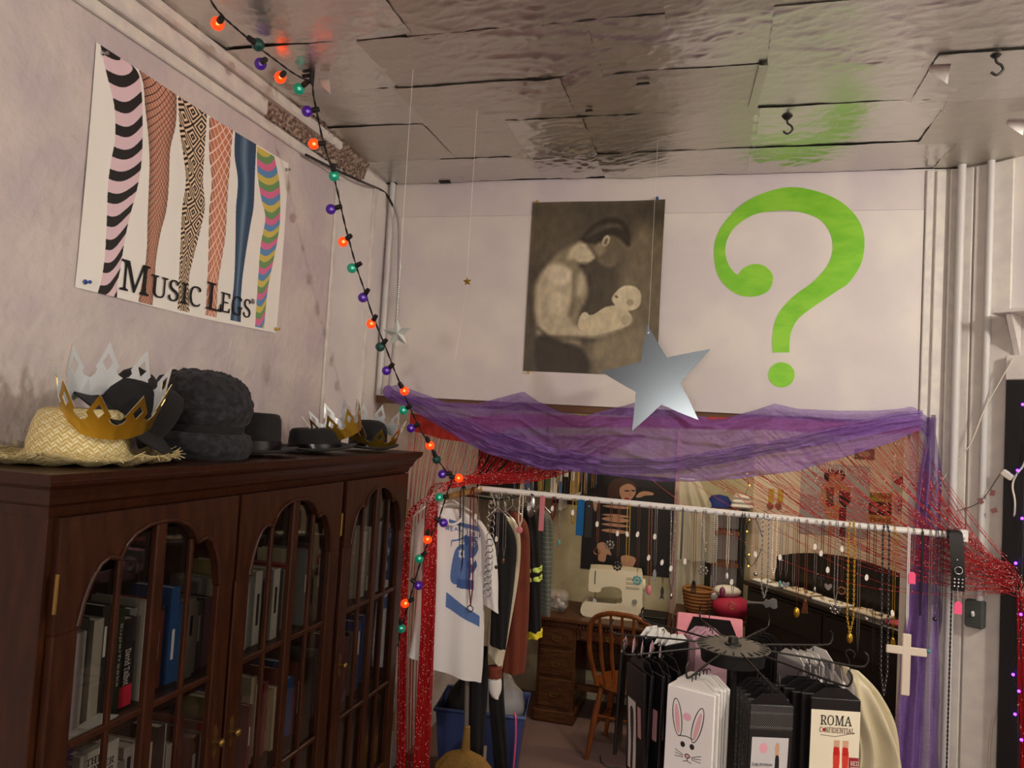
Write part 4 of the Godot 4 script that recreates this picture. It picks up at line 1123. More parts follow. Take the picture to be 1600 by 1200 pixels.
	# pouch of trimmings at the left of the desk
	var po := thing("trimmings_pouch", "clear pouch of pink and black trimmings at the left of the desk", "pouch", Vector3(0.66, 0.7, -1.75))
	for k in 14:
		var q := Vector3(0.66 + rng.randf_range(-0.06, 0.06), 0.715 + rng.randf() * 0.1, -1.75 + rng.randf_range(-0.04, 0.04))
		part(po, "trimming", G.new().box(q, Vector3(0.045, 0.03, 0.03), 0.01, Basis.from_euler(Vector3(rng.randf() * 3, rng.randf() * 3, rng.randf() * 3))), [hexm("c9a3a4"), M.black, M.white][k % 3])
	part(po, "bag", G.new().box(Vector3(0.66, 0.77, -1.75), Vector3(0.17, 0.138, 0.13), 0.03), M.clear)
	var bx := thing("black_case", "flat black case lying at the right end of the desk", "case", Vector3(1.33, 0.7, -1.72))
	part(bx, "body", G.new().span(Vector3(1.25, 0.7003, -1.84), Vector3(1.43, 0.745, -1.64), 0.006), M.black)
	part(bx, "lid", G.new().span(Vector3(1.248, 0.746, -1.842), Vector3(1.432, 0.758, -1.638), 0.004), M.black)
	# chair, facing the desk
	var ch := thing("spindle_chair", "brown wooden spindle back chair pulled up to the desk", "chair", Vector3(1.25, 0, -1.25))
	var cx := Transform3D(Basis(Vector3.UP, -0.15), Vector3(1.25, 0, -1.25))
	part(ch, "seat", G.new().lathe([Vector2(0, 0.415), Vector2(0.19, 0.415), Vector2(0.21, 0.43), Vector2(0.205, 0.445), Vector2(0.12, 0.44), Vector2(0, 0.436)], 28, cx), M.chair)
	for q in [[-1, 1], [1, 1], [-1, -1], [1, -1]]: part(ch, "leg", G.new().tube([cx * Vector3(q[0] * 0.14, 0.42, q[1] * 0.14), cx * Vector3(q[0] * 0.165, 0.25, q[1] * 0.17), cx * Vector3(q[0] * 0.18, 0.12, q[1] * 0.19), cx * Vector3(q[0] * 0.195, 0.002, q[1] * 0.2)], [0.015, 0.02, 0.016, 0.011], 10), M.chair)
	for s in [-1, 1]: part(ch, "stretcher", G.new().tube([cx * Vector3(s * 0.165, 0.2, -0.17), cx * Vector3(s * 0.165, 0.2, 0.17)], 0.009, 8), M.chair)
	part(ch, "stretcher", G.new().tube([cx * Vector3(-0.172, 0.26, 0.165), cx * Vector3(0.172, 0.26, 0.165)], 0.009, 8), M.chair)
	part(ch, "back_bow", G.new().tube(bez([cx * Vector3(-0.17, 0.43, 0.14), cx * Vector3(-0.21, 0.65, 0.2), cx * Vector3(-0.19, 0.83, 0.25), cx * Vector3(-0.1, 0.895, 0.27), cx * Vector3(0, 0.905, 0.275), cx * Vector3(0.1, 0.895, 0.27), cx * Vector3(0.19, 0.83, 0.25), cx * Vector3(0.21, 0.65, 0.2), cx * Vector3(0.17, 0.43, 0.14)]), 0.015, 10), M.chair)
	for k in 5:
		var x := (k - 2) * 0.066
		part(ch, "spindle", G.new().tube([cx * Vector3(x * 0.85, 0.43, 0.155), cx * Vector3(x, 0.62, 0.21), cx * Vector3(x * 1.05, 0.89, 0.27)], [0.009, 0.013, 0.008], 8), M.chair)
	# pictures on the alcove walls
	sheet_on_wall("fashion_poster", "black poster of a woman in a slashed dress above the sewing machine", on_z(915, 737, -2.098), on_z(1049, 903, -2.098), woman_print())
	var pk := Pic.new(80, 110, Color("1a1013"))
	pk.blob(shape2([0.2, 0.3, 0.6, 0.1, 0.9, 0.2, 0.8, 0.5, 0.4, 0.7, 0.25, 0.5]), Color("a05560")); pk.ell(0.55, 0.35, 0.2, 0.12, Color("c98a86"))
	sheet_on_wall("dark_pink_poster", "small dark poster with pink figure left of the slashed dress poster", on_z(866, 725, -2.098), on_z(912, 790, -2.098), pk.im)
	var cp := sheet_on_wall("couple_poster", "grey poster of two women in black lingerie behind the red strings", on_z(1252, 722, -2.098), on_z(1356, 842, -2.098), couple_print())
	var ta := on_z(1256, 736, -2.093)
	letters(cp, "MUSIC LEGS", 0.045, on_z(1348, 735, -2.093).x - ta.x, M.paper, Transform3D(Basis(), Vector3(ta.x, ta.y, -2.0925)))
	var sg := Pic.new(80, 110, Color("a8973a"))
	sg.rect(0, 0.3, 1, 0.75, Color("201c1a")); sg.ell(0.7, 0.5, 0.2, 0.12, Color("a35a3a")); sg.ell(0.25, 0.58, 0.18, 0.08, Color("8d8b86")); sg.line([Vector2(0.1, 0.4), Vector2(0.8, 0.65)], 0.08, Color("9a5b3e"))
	var sn := sheet_on_wall("garage_sign", "small yellow and black sign right of the grey couple poster", on_z(1358, 769, -2.098), on_z(1392, 818, -2.098), sg.im)
	for q in [["MY GARAGE", 777], ["MY RULES", 815]]:
		var a := on_z(1360, q[1], -2.093)
		letters(sn, q[0], 0.03, 0.13, M.ink, Transform3D(Basis(), Vector3(a.x, a.y, -2.0925)), sans)
	var ey := Pic.new(80, 90, Color("cbb9b4"))
	ey.blob(shape2([0.1, 0.5, 0.5, 0.25, 0.95, 0.35, 0.7, 0.6, 0.4, 0.65]), Color("3d2522")); ey.ell(0.55, 0.45, 0.16, 0.13, Color("8a3a40"))
	sheet_on_wall("eye_print", "small print of an eye beside the purple cloth tail", on_z(1394, 736, -2.098), on_z(1421, 770, -2.098), ey.im)
	var lv := Pic.new(60, 70, Color("c3b4bd"))
	for k in 3: lv.rect(0.2, 0.2 + k * 0.24, 0.85, 0.33 + k * 0.24, [Color("4a2a35"), Color("a33b4b"), Color("6a4a5a")][k])
	sheet_on_wall("red_letter_card", "small card of red and dark bars under the eye print", on_z(1398, 775, -2.098), on_z(1421, 806, -2.098), lv.im)
	var ec := Pic.new(80, 120, Color("e6dbc9"))
	for k in 2: ec.rect(0.15 + k * 0.4, 0.3, 0.42 + k * 0.4, 0.75, Color("c9ab4a"))
	sheet_on_wall("earring_card", "cream card with two yellow panels left of the couple poster", on_z(1196, 748, -2.098), on_z(1230, 800, -2.098), ec.im)
	var bp := Pic.new(60, 40, Color("6a5a50")); bp.ell(0.5, 0.5, 0.3, 0.3, Color("b39a86"))
	sheet_on_wall("brown_postcard", "brown postcard high on the cream wall behind the red strings", on_z(1335, 700, -2.098), on_z(1366, 719, -2.098), bp.im)
	for q in [[1203, 790], [1216, 790]]:
		var p := on_z(q[0], q[1], -2.085)
		single("round_badge", G.new().lathe([Vector2(0, 0), Vector2(0.022, 0), Vector2(0.02, 0.006), Vector2(0, 0.008)], 18, Transform3D(Basis(Vector3.RIGHT, PI / 2), p)), hexm("9a6a58", 0.4, 0.5), "brown metal disc, the %s one under the yellow panel card" % ("left" if q[0] < 1210 else "right"), "badge", "discs under the card")
	# shelf high on the left with boxed stock
	var ys := on_z(700, 756, -1.9).y
	var sh := thing("wall_shelf", "white shelf board behind the red strings at the left", "shelf", Vector3(0.2, ys - 0.02, -1.95))
	part(sh, "board", G.new().span(Vector3(0.01, ys - 0.02, -2.098), Vector3(0.74, ys, -1.8), 0.003), M.white)
	for x in [0.1, 0.62]: part(sh, "bracket", G.new().span(Vector3(x, ys - 0.12, -2.098), Vector3(x + 0.02, ys - 0.021, -1.86), 0.002), M.white)
	var bk := thing("dark_speaker", "large dark box behind the red fringe at the left", "box", Vector3(0.18, ys, -1.95))
	part(bk, "case", G.new().span(Vector3(0.0, ys + 0.0005, -2.09), Vector3(0.3, ys + 0.4, -1.84), 0.005), M.black)
	part(bk, "front_panel", G.new().span(Vector3(0.02, ys + 0.05, -1.84), Vector3(0.28, ys + 0.36, -1.835)), M.black_gloss)
	var xx := 0.33
	var i := 0
	while xx < 0.7:
		var w: float = [0.035, 0.05, 0.03, 0.045][i % 4]
		var bh: float = [0.25, 0.31, 0.22, 0.28][(i * 3) % 4]
		var b := thing("boxed_item", "%s box on the white shelf, %s from the dark box" % [["cream", "blue and white", "black", "tan", "green"][i % 5], nth(i + 1)], "box", Vector3(xx + w / 2, ys, -1.95), "boxes on the white shelf")
		part(b, "carton", G.new().span(Vector3(xx, ys + 0.0005, -2.05), Vector3(xx + w, ys + bh, -1.85), 0.002), [M.paper, hexm("5077a8"), M.black, hexm("b59a63"), hexm("3f7a5c")][i % 5])
		part(b, "label", G.new().span(Vector3(xx + 0.005, ys + bh * 0.4, -1.8499), Vector3(xx + w - 0.005, ys + bh * 0.8, -1.849)), M.white if i % 5 else M.ink)
		xx += w + 0.006
		i += 1
	var tn := thing("tinsel_fringe", "multicoloured hanging foil tinsel behind the rail at the left", "tinsel", on_z(905, 790, -1.3))
	for c in 3:
		var g := G.new().flat()
		for k in 26:
			var a := on_z(rng.randf_range(800, 940), 725, -1.3 + rng.randf_range(-0.04, 0.04))
			var l := rng.randf_range(0.1, 0.22)
			g.box(a + Vector3(0, -l / 2, 0), Vector3(0.005, l, 0.001), 0.0, Basis(Vector3.UP, rng.randf() * 3.0))
		stuff(part(tn, ["gold_strips", "blue_strips", "silver_strips"][c], g, [mat(Color("b79a4a"), 0.2, 1.0), mat(Color("3a4a8a"), 0.2, 1.0), M.steel][c]))
	for px in [800, 940]:
		var te := on_z(px, 725, -1.3)
		part(tn, "cord", G.new().tube([te, Vector3(te.x, 2.6, te.z)], 0.0015, 4), M.black)
	part(tn, "bar", G.new().tube([on_z(795, 725, -1.3), on_z(945, 725, -1.3)], 0.006, 6), M.wire)
	# veil, shelf unit, side table with basket and cushion
	var vm := mat(Color(0.88, 0.86, 0.8, 0.55), 0.8)
	vm.transparency = BaseMaterial3D.TRANSPARENCY_ALPHA
	var ve := thing("bridal_veil", "sheer ivory veil hanging beside the pink upright", "veil", Vector3(1.6, 0.75, -1.95))
	for q in [[0.0, 1.0, 1108, 1004, -1.93], [0.05, 0.62, 1120, 880, -1.9]]:
		part(ve, "layer", G.new().grid(func(u: float, v: float) -> Vector3:
			var a := on_z(1060, 748, q[4])
			var b := on_z(q[2], q[3], q[4])
			return Vector3(lerpf(a.x, lerpf(lerpf(a.x, b.x, 0.5), b.x, clampf(v * 2.2, 0, 1)), u), lerpf(a.y, b.y, v), q[4] + 0.025 * sin(u * 17.0) * clampf(v * 3.0, 0.2, 1)), 36, 16), vm)
	part(ve, "comb", G.new().box(on_z(1074, 748, -1.93), Vector3(0.12, 0.02, 0.02), 0.005), M.steel)
	var un := thing("dark_shelf_unit", "narrow dark shelf unit behind the basket and pink cushion", "shelf", Vector3(1.8, 0, -2.0))
	var ux0 := on_z(1112, 800, -2.0).x
	var ux1 := on_z(1163, 800, -2.0).x
	var uy1 := on_z(1130, 792, -2.0).y
	for x in [ux0, ux1]: part(un, "side", G.new().span(Vector3(x - 0.03, 0, -2.095), Vector3(x + 0.01, uy1, -1.9), 0.003), M.dark)
	for y in [0.72, 1.1, 1.32, uy1 - 0.012]: part(un, "shelf", G.new().span(Vector3(ux0, y - 0.012, -2.09), Vector3(ux1 - 0.02, y + 0.012, -1.9), 0.002), hexm("6d4630"))
	part(un, "back", G.new().span(Vector3(ux0, 0.7, -2.098), Vector3(ux1, uy1, -2.09)), M.paper)
	var cap := single("blue_cap", G.new().lathe([Vector2(0.085, 0), Vector2(0.08, 0.04), Vector2(0.055, 0.075), Vector2(0, 0.085)], 18, Transform3D(Basis(), Vector3(ux0 + 0.05, uy1 + 0.001, -1.98))), hexm("20347e", 0.8), "blue cap on top of the dark shelf unit", "cap")
	cap.name = "blue_cap"
	var wb := thing("white_bundle", "white folded cloth on the dark shelf unit beside the blue cap", "cloth", Vector3(ux0 + 0.2, uy1, -1.98))
	for k in 3: part(wb, "fold", G.new().box(Vector3(ux0 + 0.2, uy1 + 0.018 + k * 0.032, -1.98), Vector3(0.15 - k * 0.02, 0.03, 0.14), 0.012), M.white)
	var tt := thing("side_table", "brown side table with a basket and pink cushion on it", "table", Vector3(1.7, 0, -1.75))
	var ty := on_z(1110, 958, -1.7).y
	part(tt, "table_top", G.new().span(Vector3(1.48, ty - 0.03, -1.88), Vector3(1.98, ty, -1.56), 0.004), M.desk)
	for q in [[1.5, -1.86], [1.96, -1.86], [1.5, -1.58], [1.96, -1.58]]: part(tt, "leg", G.new().span(Vector3(q[0] - 0.018, 0, q[1] - 0.018), Vector3(q[0] + 0.018, ty - 0.031, q[1] + 0.018), 0.003), M.desk)
	var bs := thing("wicker_basket", "tan wicker basket on the side table", "basket", Vector3(1.63, ty, -1.7))
	for k in 7: part(bs, "coil", G.new().tube(ring_pts(Vector3(1.63, ty + 0.014 + k * 0.022, -1.7), 0.07 + 0.012 * sqrt(k), 20), 0.0115, 6, true), hexm("96663a", 0.8))
	part(bs, "base", G.new().lathe([Vector2(0, 0.001), Vector2(0.07, 0.001), Vector2(0.07, 0.006), Vector2(0, 0.006)], 18, Transform3D(Basis(), bs.position)), hexm("96663a", 0.8))
	var cu := thing("pink_cushion", "crimson pink cushion on the side table", "cushion", Vector3(1.84, ty, -1.68))
	part(cu, "pad", G.new().lathe([Vector2(0, 0.001), Vector2(0.09, 0.004), Vector2(0.125, 0.05), Vector2(0.115, 0.1), Vector2(0.06, 0.13), Vector2(0, 0.135)], 24, Transform3D(Basis(), cu.position)), hexm("b5274c", 0.7))
	part(cu, "white_plush", G.new().ball(cu.position + Vector3(-0.03, 0.16, 0), 0.07, 14, Vector3(1.3, 0.55, 1)), M.white)
	vanity()
func ring_pts(c: Vector3, r: float, n: int) -> Array:
	var o := []
	for k in n: o.append(c + Vector3(cos(TAU * k / n) * r, 0, sin(TAU * k / n) * r))
	return o
func vanity() -> void:
	var a := on_y(1168, 905, 1.1)
	var b := on_y(1440, 992, 1.1)
	var dir := ((b - a) * Vector3(1, 0, 1)).normalized()
	var L := ((b - a) * Vector3(1, 0, 1)).length()
	var nrm := Vector3(-dir.z, 0, dir.x)          # towards the viewer
	if nrm.dot(CAM - a) < 0: nrm = -nrm
	var bs := Basis(dir, Vector3.UP, nrm)
	var x := Transform3D(bs, Vector3(a.x, 0, a.z))
	var wood := mat(Color("1c1512"), 0.3)
	var t := thing("black_vanity", "black vanity chest with curved back standing slantwise at the right", "vanity", x * Vector3(L / 2, 0, -0.1))
	part(t, "body", G.new().box(x * Vector3(L / 2, 0.53, -0.12), Vector3(L, 1.06, 0.24), 0.006, bs), wood)
	part(t, "ledge", G.new().box(x * Vector3(L / 2, 1.08, -0.11), Vector3(L + 0.03, 0.03, 0.27), 0.006, bs), wood)
	var arc := [Vector2(0.0, 1.096), Vector2(L, 1.096)]
	for k in 21:
		var u := 1.0 - k / 20.0
		arc.append(Vector2(u * L, 1.14 + 0.2 * pow(maxf(0.0, sin(PI * clampf(u * 0.8 + 0.1, 0, 1))), 0.6)))
	part(t, "curved_back", G.new().cut(arc, 0.02, x * Transform3D(Basis(), Vector3(0, 0, -0.235))), wood)
	for q in [[0.02, 0.5], [0.52, 0.98]]: part(t, "drawer", G.new().box(x * Vector3(L * (q[0] + q[1]) / 2, 0.96, 0.003), Vector3(L * (q[1] - q[0]), 0.16, 0.01), 0.003, bs), wood)
	for k in 5:
		var c := x * Vector3(L * (0.1 + 0.2 * k), 1.0955, -0.07 - 0.02 * (k % 2))
		var tr := thing("jewellery_tray", "white tray of small rings on the black vanity, %s from the left" % nth(k + 1), "tray", c, "trays on the black vanity")
		part(tr, "tray", G.new().box(c + Vector3(0, 0.007, 0), Vector3(L * 0.17, 0.013, 0.1), 0.003, bs), [M.white, hexm("d9cbb8"), M.white, hexm("d9cbb8"), hexm("c24a63")][k])
		for j in 12:
			var q := c + bs * Vector3(rng.randf_range(-0.5, 0.5) * L * 0.15, 0.018, rng.randf_range(-0.04, 0.04))
			part(tr, "ring", G.new().tube(ring_pts(q, 0.007, 8), 0.0022, 4, true), [M.steel, M.gold, hexm("e3c9b5", 0.4), M.steel][j % 4])
	# fairy lights climbing the wall edge
	var fl := thing("fairy_lights", "short string of warm fairy lights between basket and vanity", "lights", on_z(1166, 880, -1.95))
	var wp := []
	for k in 9: wp.append(on_z(1166 + 4 * sin(k * 1.9), 740 + k * 18, -1.95))
	part(fl, "wire", G.new().tube(wp, 0.0015, 4), M.wire)
	var em := mat(Color("ffcf7a"), 0.4)
	em.emission_enabled = true; em.emission = Color("ffb347"); em.emission_energy_multiplier = 3.0
	for p in wp: part(fl, "bulb", G.new().ball(p + Vector3(0.006, 0, 0.006), 0.006, 6), em)

# ---------------- clothes on the rail end, things on the floor ----------------
func hanging(rows: Array, z: float, dz: float, depth: float, folds: float, n := 48) -> G:   # rows of left, right and height as seen, hung at distance z and turned by dz
	var ls := []
	var rs := []
	for r in rows:
		ls.append(on_z(r[0], r[2], z + dz))
		rs.append(on_z(r[1], r[3], z - dz))
	ls = bez(ls, 5)
	rs = bez(rs, 5)
	var ph := rng.randf() * 6.0
	return G.new().grid(func(u: float, v: float) -> Vector3:
		var f := v * (ls.size() - 1)
		var i := mini(int(f), ls.size() - 2)
		var l: Vector3 = ls[i].lerp(ls[i + 1], f - i)
		var r: Vector3 = rs[i].lerp(rs[i + 1], f - i)
		var c := (l + r) / 2
		var side := (r - l) / 2
		var fr := Vector3(-side.z, 0, side.x).normalized()
		if fr.z < 0: fr = -fr
		var a := TAU * u
		var w := sin(a * 7.0 + ph + 3.0 * v) * folds * (0.25 + v) + sin(a * 3.0 + v * 4.0) * folds * 0.7
		return c + side * cos(a) + fr * (sin(a) * (depth * (0.4 + 0.6 * minf(1.0, v * 4.0)) + w)), n, ls.size() * 2)
func stroke_text(p: Pic, s: String, x: float, y: float, w: float, h: float, c: Color) -> void:
	var S := {"R": [[0, 1, 0, 0, 1, 0, 1, 0.5, 0, 0.5], [0.4, 0.5, 1, 1]], "E": [[1, 0, 0, 0, 0, 1, 1, 1], [0, 0.5, 0.8, 0.5]], "A": [[0, 1, 0.5, 0, 1, 1], [0.2, 0.65, 0.8, 0.65]], "L": [[0, 0, 0, 1, 1, 1]], "P": [[0, 1, 0, 0, 1, 0, 1, 0.5, 0, 0.5]], "Y": [[0, 0, 0.5, 0.5, 1, 0], [0.5, 0.5, 0.5, 1]]}
	for ch in s:
		for l in S[ch]:
			var q := []
			for v in shape2(l): q.append(Vector2(x + v.x * w, y + v.y * h))
			p.line(q, 0.012, c)
		x += w * 1.5
func hanger(root: Node3D, top: Vector3, w: float, m: Material) -> void:
	part(root, "hanger", G.new().tube(bez([top + Vector3(0.012, 0.0, 0), top + Vector3(0.016, 0.018, 0), top + Vector3(0, 0.03, 0), top + Vector3(-0.016, 0.018, 0), top + Vector3(-0.004, -0.01, 0), top + Vector3(0, -0.045, 0)]), 0.003, 6).tube([top + Vector3(-w, -0.1, 0.02), top + Vector3(0, -0.045, 0), top + Vector3(w, -0.1, -0.02)], 0.005, 6), m)
func clothes() -> void:
	var rr := thing("clothes_rail", "dark metal clothes rail running back into the alcove behind the T-shirt", "rail", Vector3(0.7, 1.6, -0.4))
	part(rr, "bar", G.new().tube([on_z(720, 772, 0.1), on_z(778, 780, -0.06), on_z(802, 776, -0.3), on_z(823, 770, -0.5), on_z(850, 774, -0.75)], 0.009, 8), M.wire)
	var re := on_z(850, 774, -0.75)
	part(rr, "drop_rod", G.new().tube([re, Vector3(re.x, 2.6, re.z)], 0.006, 8), M.wire)
	var blue := Color("5470a8")
	var p := Pic.new(400, 500, Color("e4e1e2"))
	p.poly(shape2([0.34, 0.17, 0.84, 0.25, 0.84, 0.31, 0.34, 0.215]), blue)
	stroke_text(p, "REAL", 0.3, 0.265, 0.045, 0.035, blue); stroke_text(p, "PLAY", 0.66, 0.31, 0.045, 0.035, blue)
	p.line([Vector2(0.6, 0.27), Vector2(0.64, 0.28), Vector2(0.62, 0.33), Vector2(0.5, 0.36), Vector2(0.38, 0.37), Vector2(0.37, 0.4)], 0.012, blue)
	p.blob(shape2([0.36, 0.545, 0.38, 0.47, 0.44, 0.41, 0.54, 0.385, 0.62, 0.42, 0.66, 0.48, 0.64, 0.535, 0.5, 0.555]), blue)
	p.blob(shape2([0.56, 0.42, 0.58, 0.36, 0.66, 0.335, 0.74, 0.355, 0.77, 0.405, 0.72, 0.44, 0.64, 0.45]), blue)
	p.ell(0.6, 0.36, 0.04, 0.03, Color("3f5a94")); p.ell(0.7, 0.385, 0.025, 0.014, Color("dfe3ec")); p.ell(0.705, 0.386, 0.01, 0.009, Color("2b3f70"))
	p.line([Vector2(0.6, 0.47), Vector2(0.68, 0.5), Vector2(0.74, 0.47)], 0.04, Color("3f5a94")); p.line([Vector2(0.45, 0.55), Vector2(0.7, 0.555)], 0.04, Color("3f5a94"))
	p.line([Vector2(0.48, 0.42), Vector2(0.56, 0.42), Vector2(0.52, 0.455), Vector2(0.48, 0.42)], 0.01, Color("dfe3ec")); p.line([Vector2(0.48, 0.445), Vector2(0.52, 0.408), Vector2(0.56, 0.445), Vector2(0.48, 0.445)], 0.01, Color("dfe3ec"))
	p.poly(shape2([0.3, 0.585, 0.8, 0.66, 0.8, 0.7, 0.3, 0.635]), blue)
	var im := Image.create(800, 500, false, Image.FORMAT_RGB8)
	im.fill(Color("e4e1e2"))
	for x in 400:
		var s := (cos(TAU * x / 800.0) + 1.0) / 2.0 - 0.13
		im.blit_rect(p.im, Rect2i(clampi(int(s * 400.0), 1, 399), 0, 1, 500), Vector2i(x, 0))
	var tm := printed(im, 0.9)
	var t := thing("white_tshirt", "white T-shirt with a blue rodent print hanging at the rail end", "shirt", on_z(700, 1060, 0.12))
	part(t, "body", hanging([[688, 720, 792, 796], [664, 742, 806, 812], [653, 756, 830, 836], [654, 758, 880, 890], [650, 757, 950, 965], [643, 755, 1000, 1030], [637, 752, 1024, 1066]], 0.13, 0.05, 0.055, 0.011), tm)
	var white := mat(Color("e4e1e2"), 0.9)
	part(t, "sleeve", hanging([[735, 752, 806, 815], [748, 772, 830, 850], [752, 778, 880, 905], [757, 777, 945, 958]], 0.08, 0.02, 0.05, 0.006, 24), white)
	part(t, "sleeve", hanging([[664, 680, 806, 805], [650, 668, 830, 830], [645, 664, 870, 872]], 0.17, 0.02, 0.05, 0.005, 24), white)
	part(t, "collar", G.new().tube(bez([on_z(686, 792, 0.15), on_z(692, 812, 0.2), on_z(706, 820, 0.2), on_z(720, 812, 0.17), on_z(724, 796, 0.11), on_z(706, 788, 0.07), on_z(686, 792, 0.15)]), 0.007, 6), white)
	hanger(t, on_z(706, 765, 0.13), 0.1, M.white)
	# the rest, one behind the other
	var velvet := mat(Color("6e2f1a"), 0.85); velvet.rim_enabled = true; velvet.rim = 0.3
	var pl := Pic.new(64, 64, Color("5f6660"))
	for k in 8: pl.rect(k / 8.0, 0, k / 8.0 + 0.03, 1, Color("3d443f"))
	for k in 8: pl.rect(0, k / 8.0, 1, k / 8.0 + 0.03, Color("8a908a"))
	var plaid := printed(pl.im, 0.9); plaid.uv1_scale = Vector3(3, 4, 1)
	var black = M.black_felt
	var set_ := [
		["black_crop_shirt", "black short shirt just behind the white T-shirt", [[772, 786, 800, 802], [764, 806, 836, 842], [768, 804, 900, 905], [766, 790, 1008, 1012]], -0.06, black, 0.05],
		["cream_blouse", "cream blouse whose shoulder shows behind the black shirt", [[785, 796, 806, 808], [778, 812, 822, 830], [772, 810, 900, 905], [758, 784, 1012, 1048]], -0.16, mat(Color("d8cfb8"), 0.9), 0.04],
		["brown_velvet_jacket", "rust brown velvet jacket among the hanging clothes", [[796, 808, 798, 800], [790, 826, 816, 826], [788, 828, 900, 905], [784, 824, 1000, 1005], [780, 820, 1045, 1048]], -0.3, velvet, 0.07],
		["black_work_jacket", "black jacket with bright yellow reflective bands", [[818, 826, 792, 793], [812, 842, 806, 812], [816, 846, 880, 884], [820, 845, 996, 990]], -0.5, black, 0.06],
		["plaid_shirt", "grey plaid shirt, last of the hanging clothes", [[842, 852, 796, 797], [838, 864, 815, 820], [838, 862, 890, 892], [838, 858, 955, 962]], -0.68, plaid, 0.06],
		["black_leggings", "long black leggings hanging low under the blouse", [[738, 762, 1010, 1010], [734, 762, 1080, 1080], [732, 754, 1195, 1195], [732, 752, 1280, 1280]], -0.1, black, 0.03],
		["black_stockings", "long black stocking hanging right of the leggings", [[766, 786, 1050, 1050], [764, 788, 1100, 1100], [772, 794, 1195, 1195], [776, 794, 1290, 1290]], -0.2, black, 0.03]]
	for s in set_:
		var rows: Array = s[2]
		var g := thing(s[0], s[1], "clothing", on_z((rows[-1][0] + rows[-1][1]) / 2.0, rows[-1][2], s[3]), "clothes on the rail")
		part(g, "cloth", hanging(rows, s[3], 0.02, s[5], 0.008, 36), s[4])
		if rows[0][2] < 1000: hanger(g, on_z((rows[0][0] + rows[0][1]) / 2.0, rows[0][2] - 22, s[3]), 0.05, M.steel)
		if s[0] == "black_work_jacket":
			for y in [884, 898]: part(g, "reflective_band", hanging([[815, 847, y, y - 2], [815, 847, y + 8, y + 6]], -0.5, 0.022, 0.07, 0.008, 36), mat(Color("c8e06a"), 0.4))
			part(g, "reflective_band", hanging([[820, 847, 984, 980], [820, 847, 996, 990]], -0.5, 0.022, 0.07, 0.008, 36), mat(Color("e6d92e"), 0.4))
	var mt := thing("paw_mitten", "white and brown plush paw mitten dangling below the clothes", "mitten", on_z(773, 1090, -0.18))
	part(mt, "paw", hanging([[764, 782, 1056, 1056], [762, 784, 1066, 1066], [764, 783, 1080, 1080], [769, 777, 1090, 1090]], -0.14, 0.01, 0.03, 0.0, 20), M.white)
	part(mt, "cuff", hanging([[762, 784, 1040, 1040], [761, 785, 1058, 1058]], -0.14, 0.01, 0.035, 0.004, 20), velvet)
	# blue storage tub
	var blue_p := mat(Color("3f4f86"), 0.4)
	var tb := thing("storage_tub", "blue plastic storage tub full of bags under the clothes", "tub", Vector3(0.5, 0, -0.62))
	var tx := Transform3D(Basis(Vector3.UP, 0.15), Vector3(0.5, 0, -0.62))
	var wall := G.new().flat()
	for k in 4:
		var c := [Vector2(-1, -1), Vector2(1, -1), Vector2(1, 1), Vector2(-1, 1)]
		var a: Vector2 = c[k]
		var b: Vector2 = c[(k + 1) % 4]
		for q in [[0.2, 0.15, 0.002, 0.24, 0.18, 0.42], [0.195, 0.145, 0.006, 0.235, 0.175, 0.42]]:
			wall.quad(tx * Vector3(a.x * q[0], q[2], a.y * q[1]), tx * Vector3(b.x * q[0], q[2], b.y * q[1]), tx * Vector3(b.x * q[3], q[5], b.y * q[4]), tx * Vector3(a.x * q[3], q[5], a.y * q[4]))
	wall.box(tx * Vector3(0, 0.004, 0), Vector3(0.4, 0.004, 0.3), 0.0, tx.basis)
	part(tb, "bin", wall, blue_p)
	part(tb, "rim", G.new().tube([tx * Vector3(-0.245, 0.42, -0.185), tx * Vector3(0.245, 0.42, -0.185), tx * Vector3(0.245, 0.42, 0.185), tx * Vector3(-0.245, 0.42, 0.185)], 0.011, 6, true), blue_p)
	part(tb, "paper_label", G.new().box(tx * Vector3(0.02, 0.2, 0.168), Vector3(0.06, 0.1, 0.002), 0.0, tx.basis * Basis(Vector3.RIGHT, 0.07)), M.paper)
	var nb := FastNoiseLite.new(); nb.frequency = 9.0; nb.seed = 3
	for q in [["clear_plastic_bag", "clear crumpled plastic bag rising out of the blue tub", Vector3(0.1, 0.38, -0.02), 0.13, M.clear], ["dark_cloth_bundle", "dark bundle stuffed in the blue tub at the left", Vector3(-0.12, 0.36, 0.0), 0.1, M.black]]:
		var b := thing(q[0], q[1], "bag", tx * (q[2] - Vector3(0, 0.1, 0)))
		part(b, "crumpled_bag", G.new().lathe([Vector2(0, -0.1), Vector2(q[3] * 0.9, -0.06), Vector2(q[3], 0.02), Vector2(q[3] * 0.8, 0.1), Vector2(q[3] * 0.4, 0.17), Vector2(0, 0.19)], 26, tx * Transform3D(Basis(), q[2]), func(w: Vector3) -> Vector3: return w * (1.0 + 0.3 * nb.get_noise_3dv(w * 3.0))), q[4])
	single("pink_ribbon", G.new().tube(bez([tx * Vector3(0.19, 0.44, 0.18), tx * Vector3(0.2, 0.42, 0.2), tx * Vector3(0.205, 0.3, 0.19), tx * Vector3(0.2, 0.1, 0.19), tx * Vector3(0.2, 0.03, 0.2)]), 0.005, 5), M.pink, "bright pink ribbon hanging over the blue tub rim", "ribbon")
	# corn broom
	var straw := mat(Color("b58f45"), 0.8)
	straw.albedo_texture = noise_tex(0.06, Color(0.6, 0.55, 0.5), Color(1, 1, 1), 3)
	straw.uv1_scale = Vector3(10, 1, 1)
	var ba := on_z(728, 1165, 0.06)
	var bt := on_z(733, 872, 0.06)
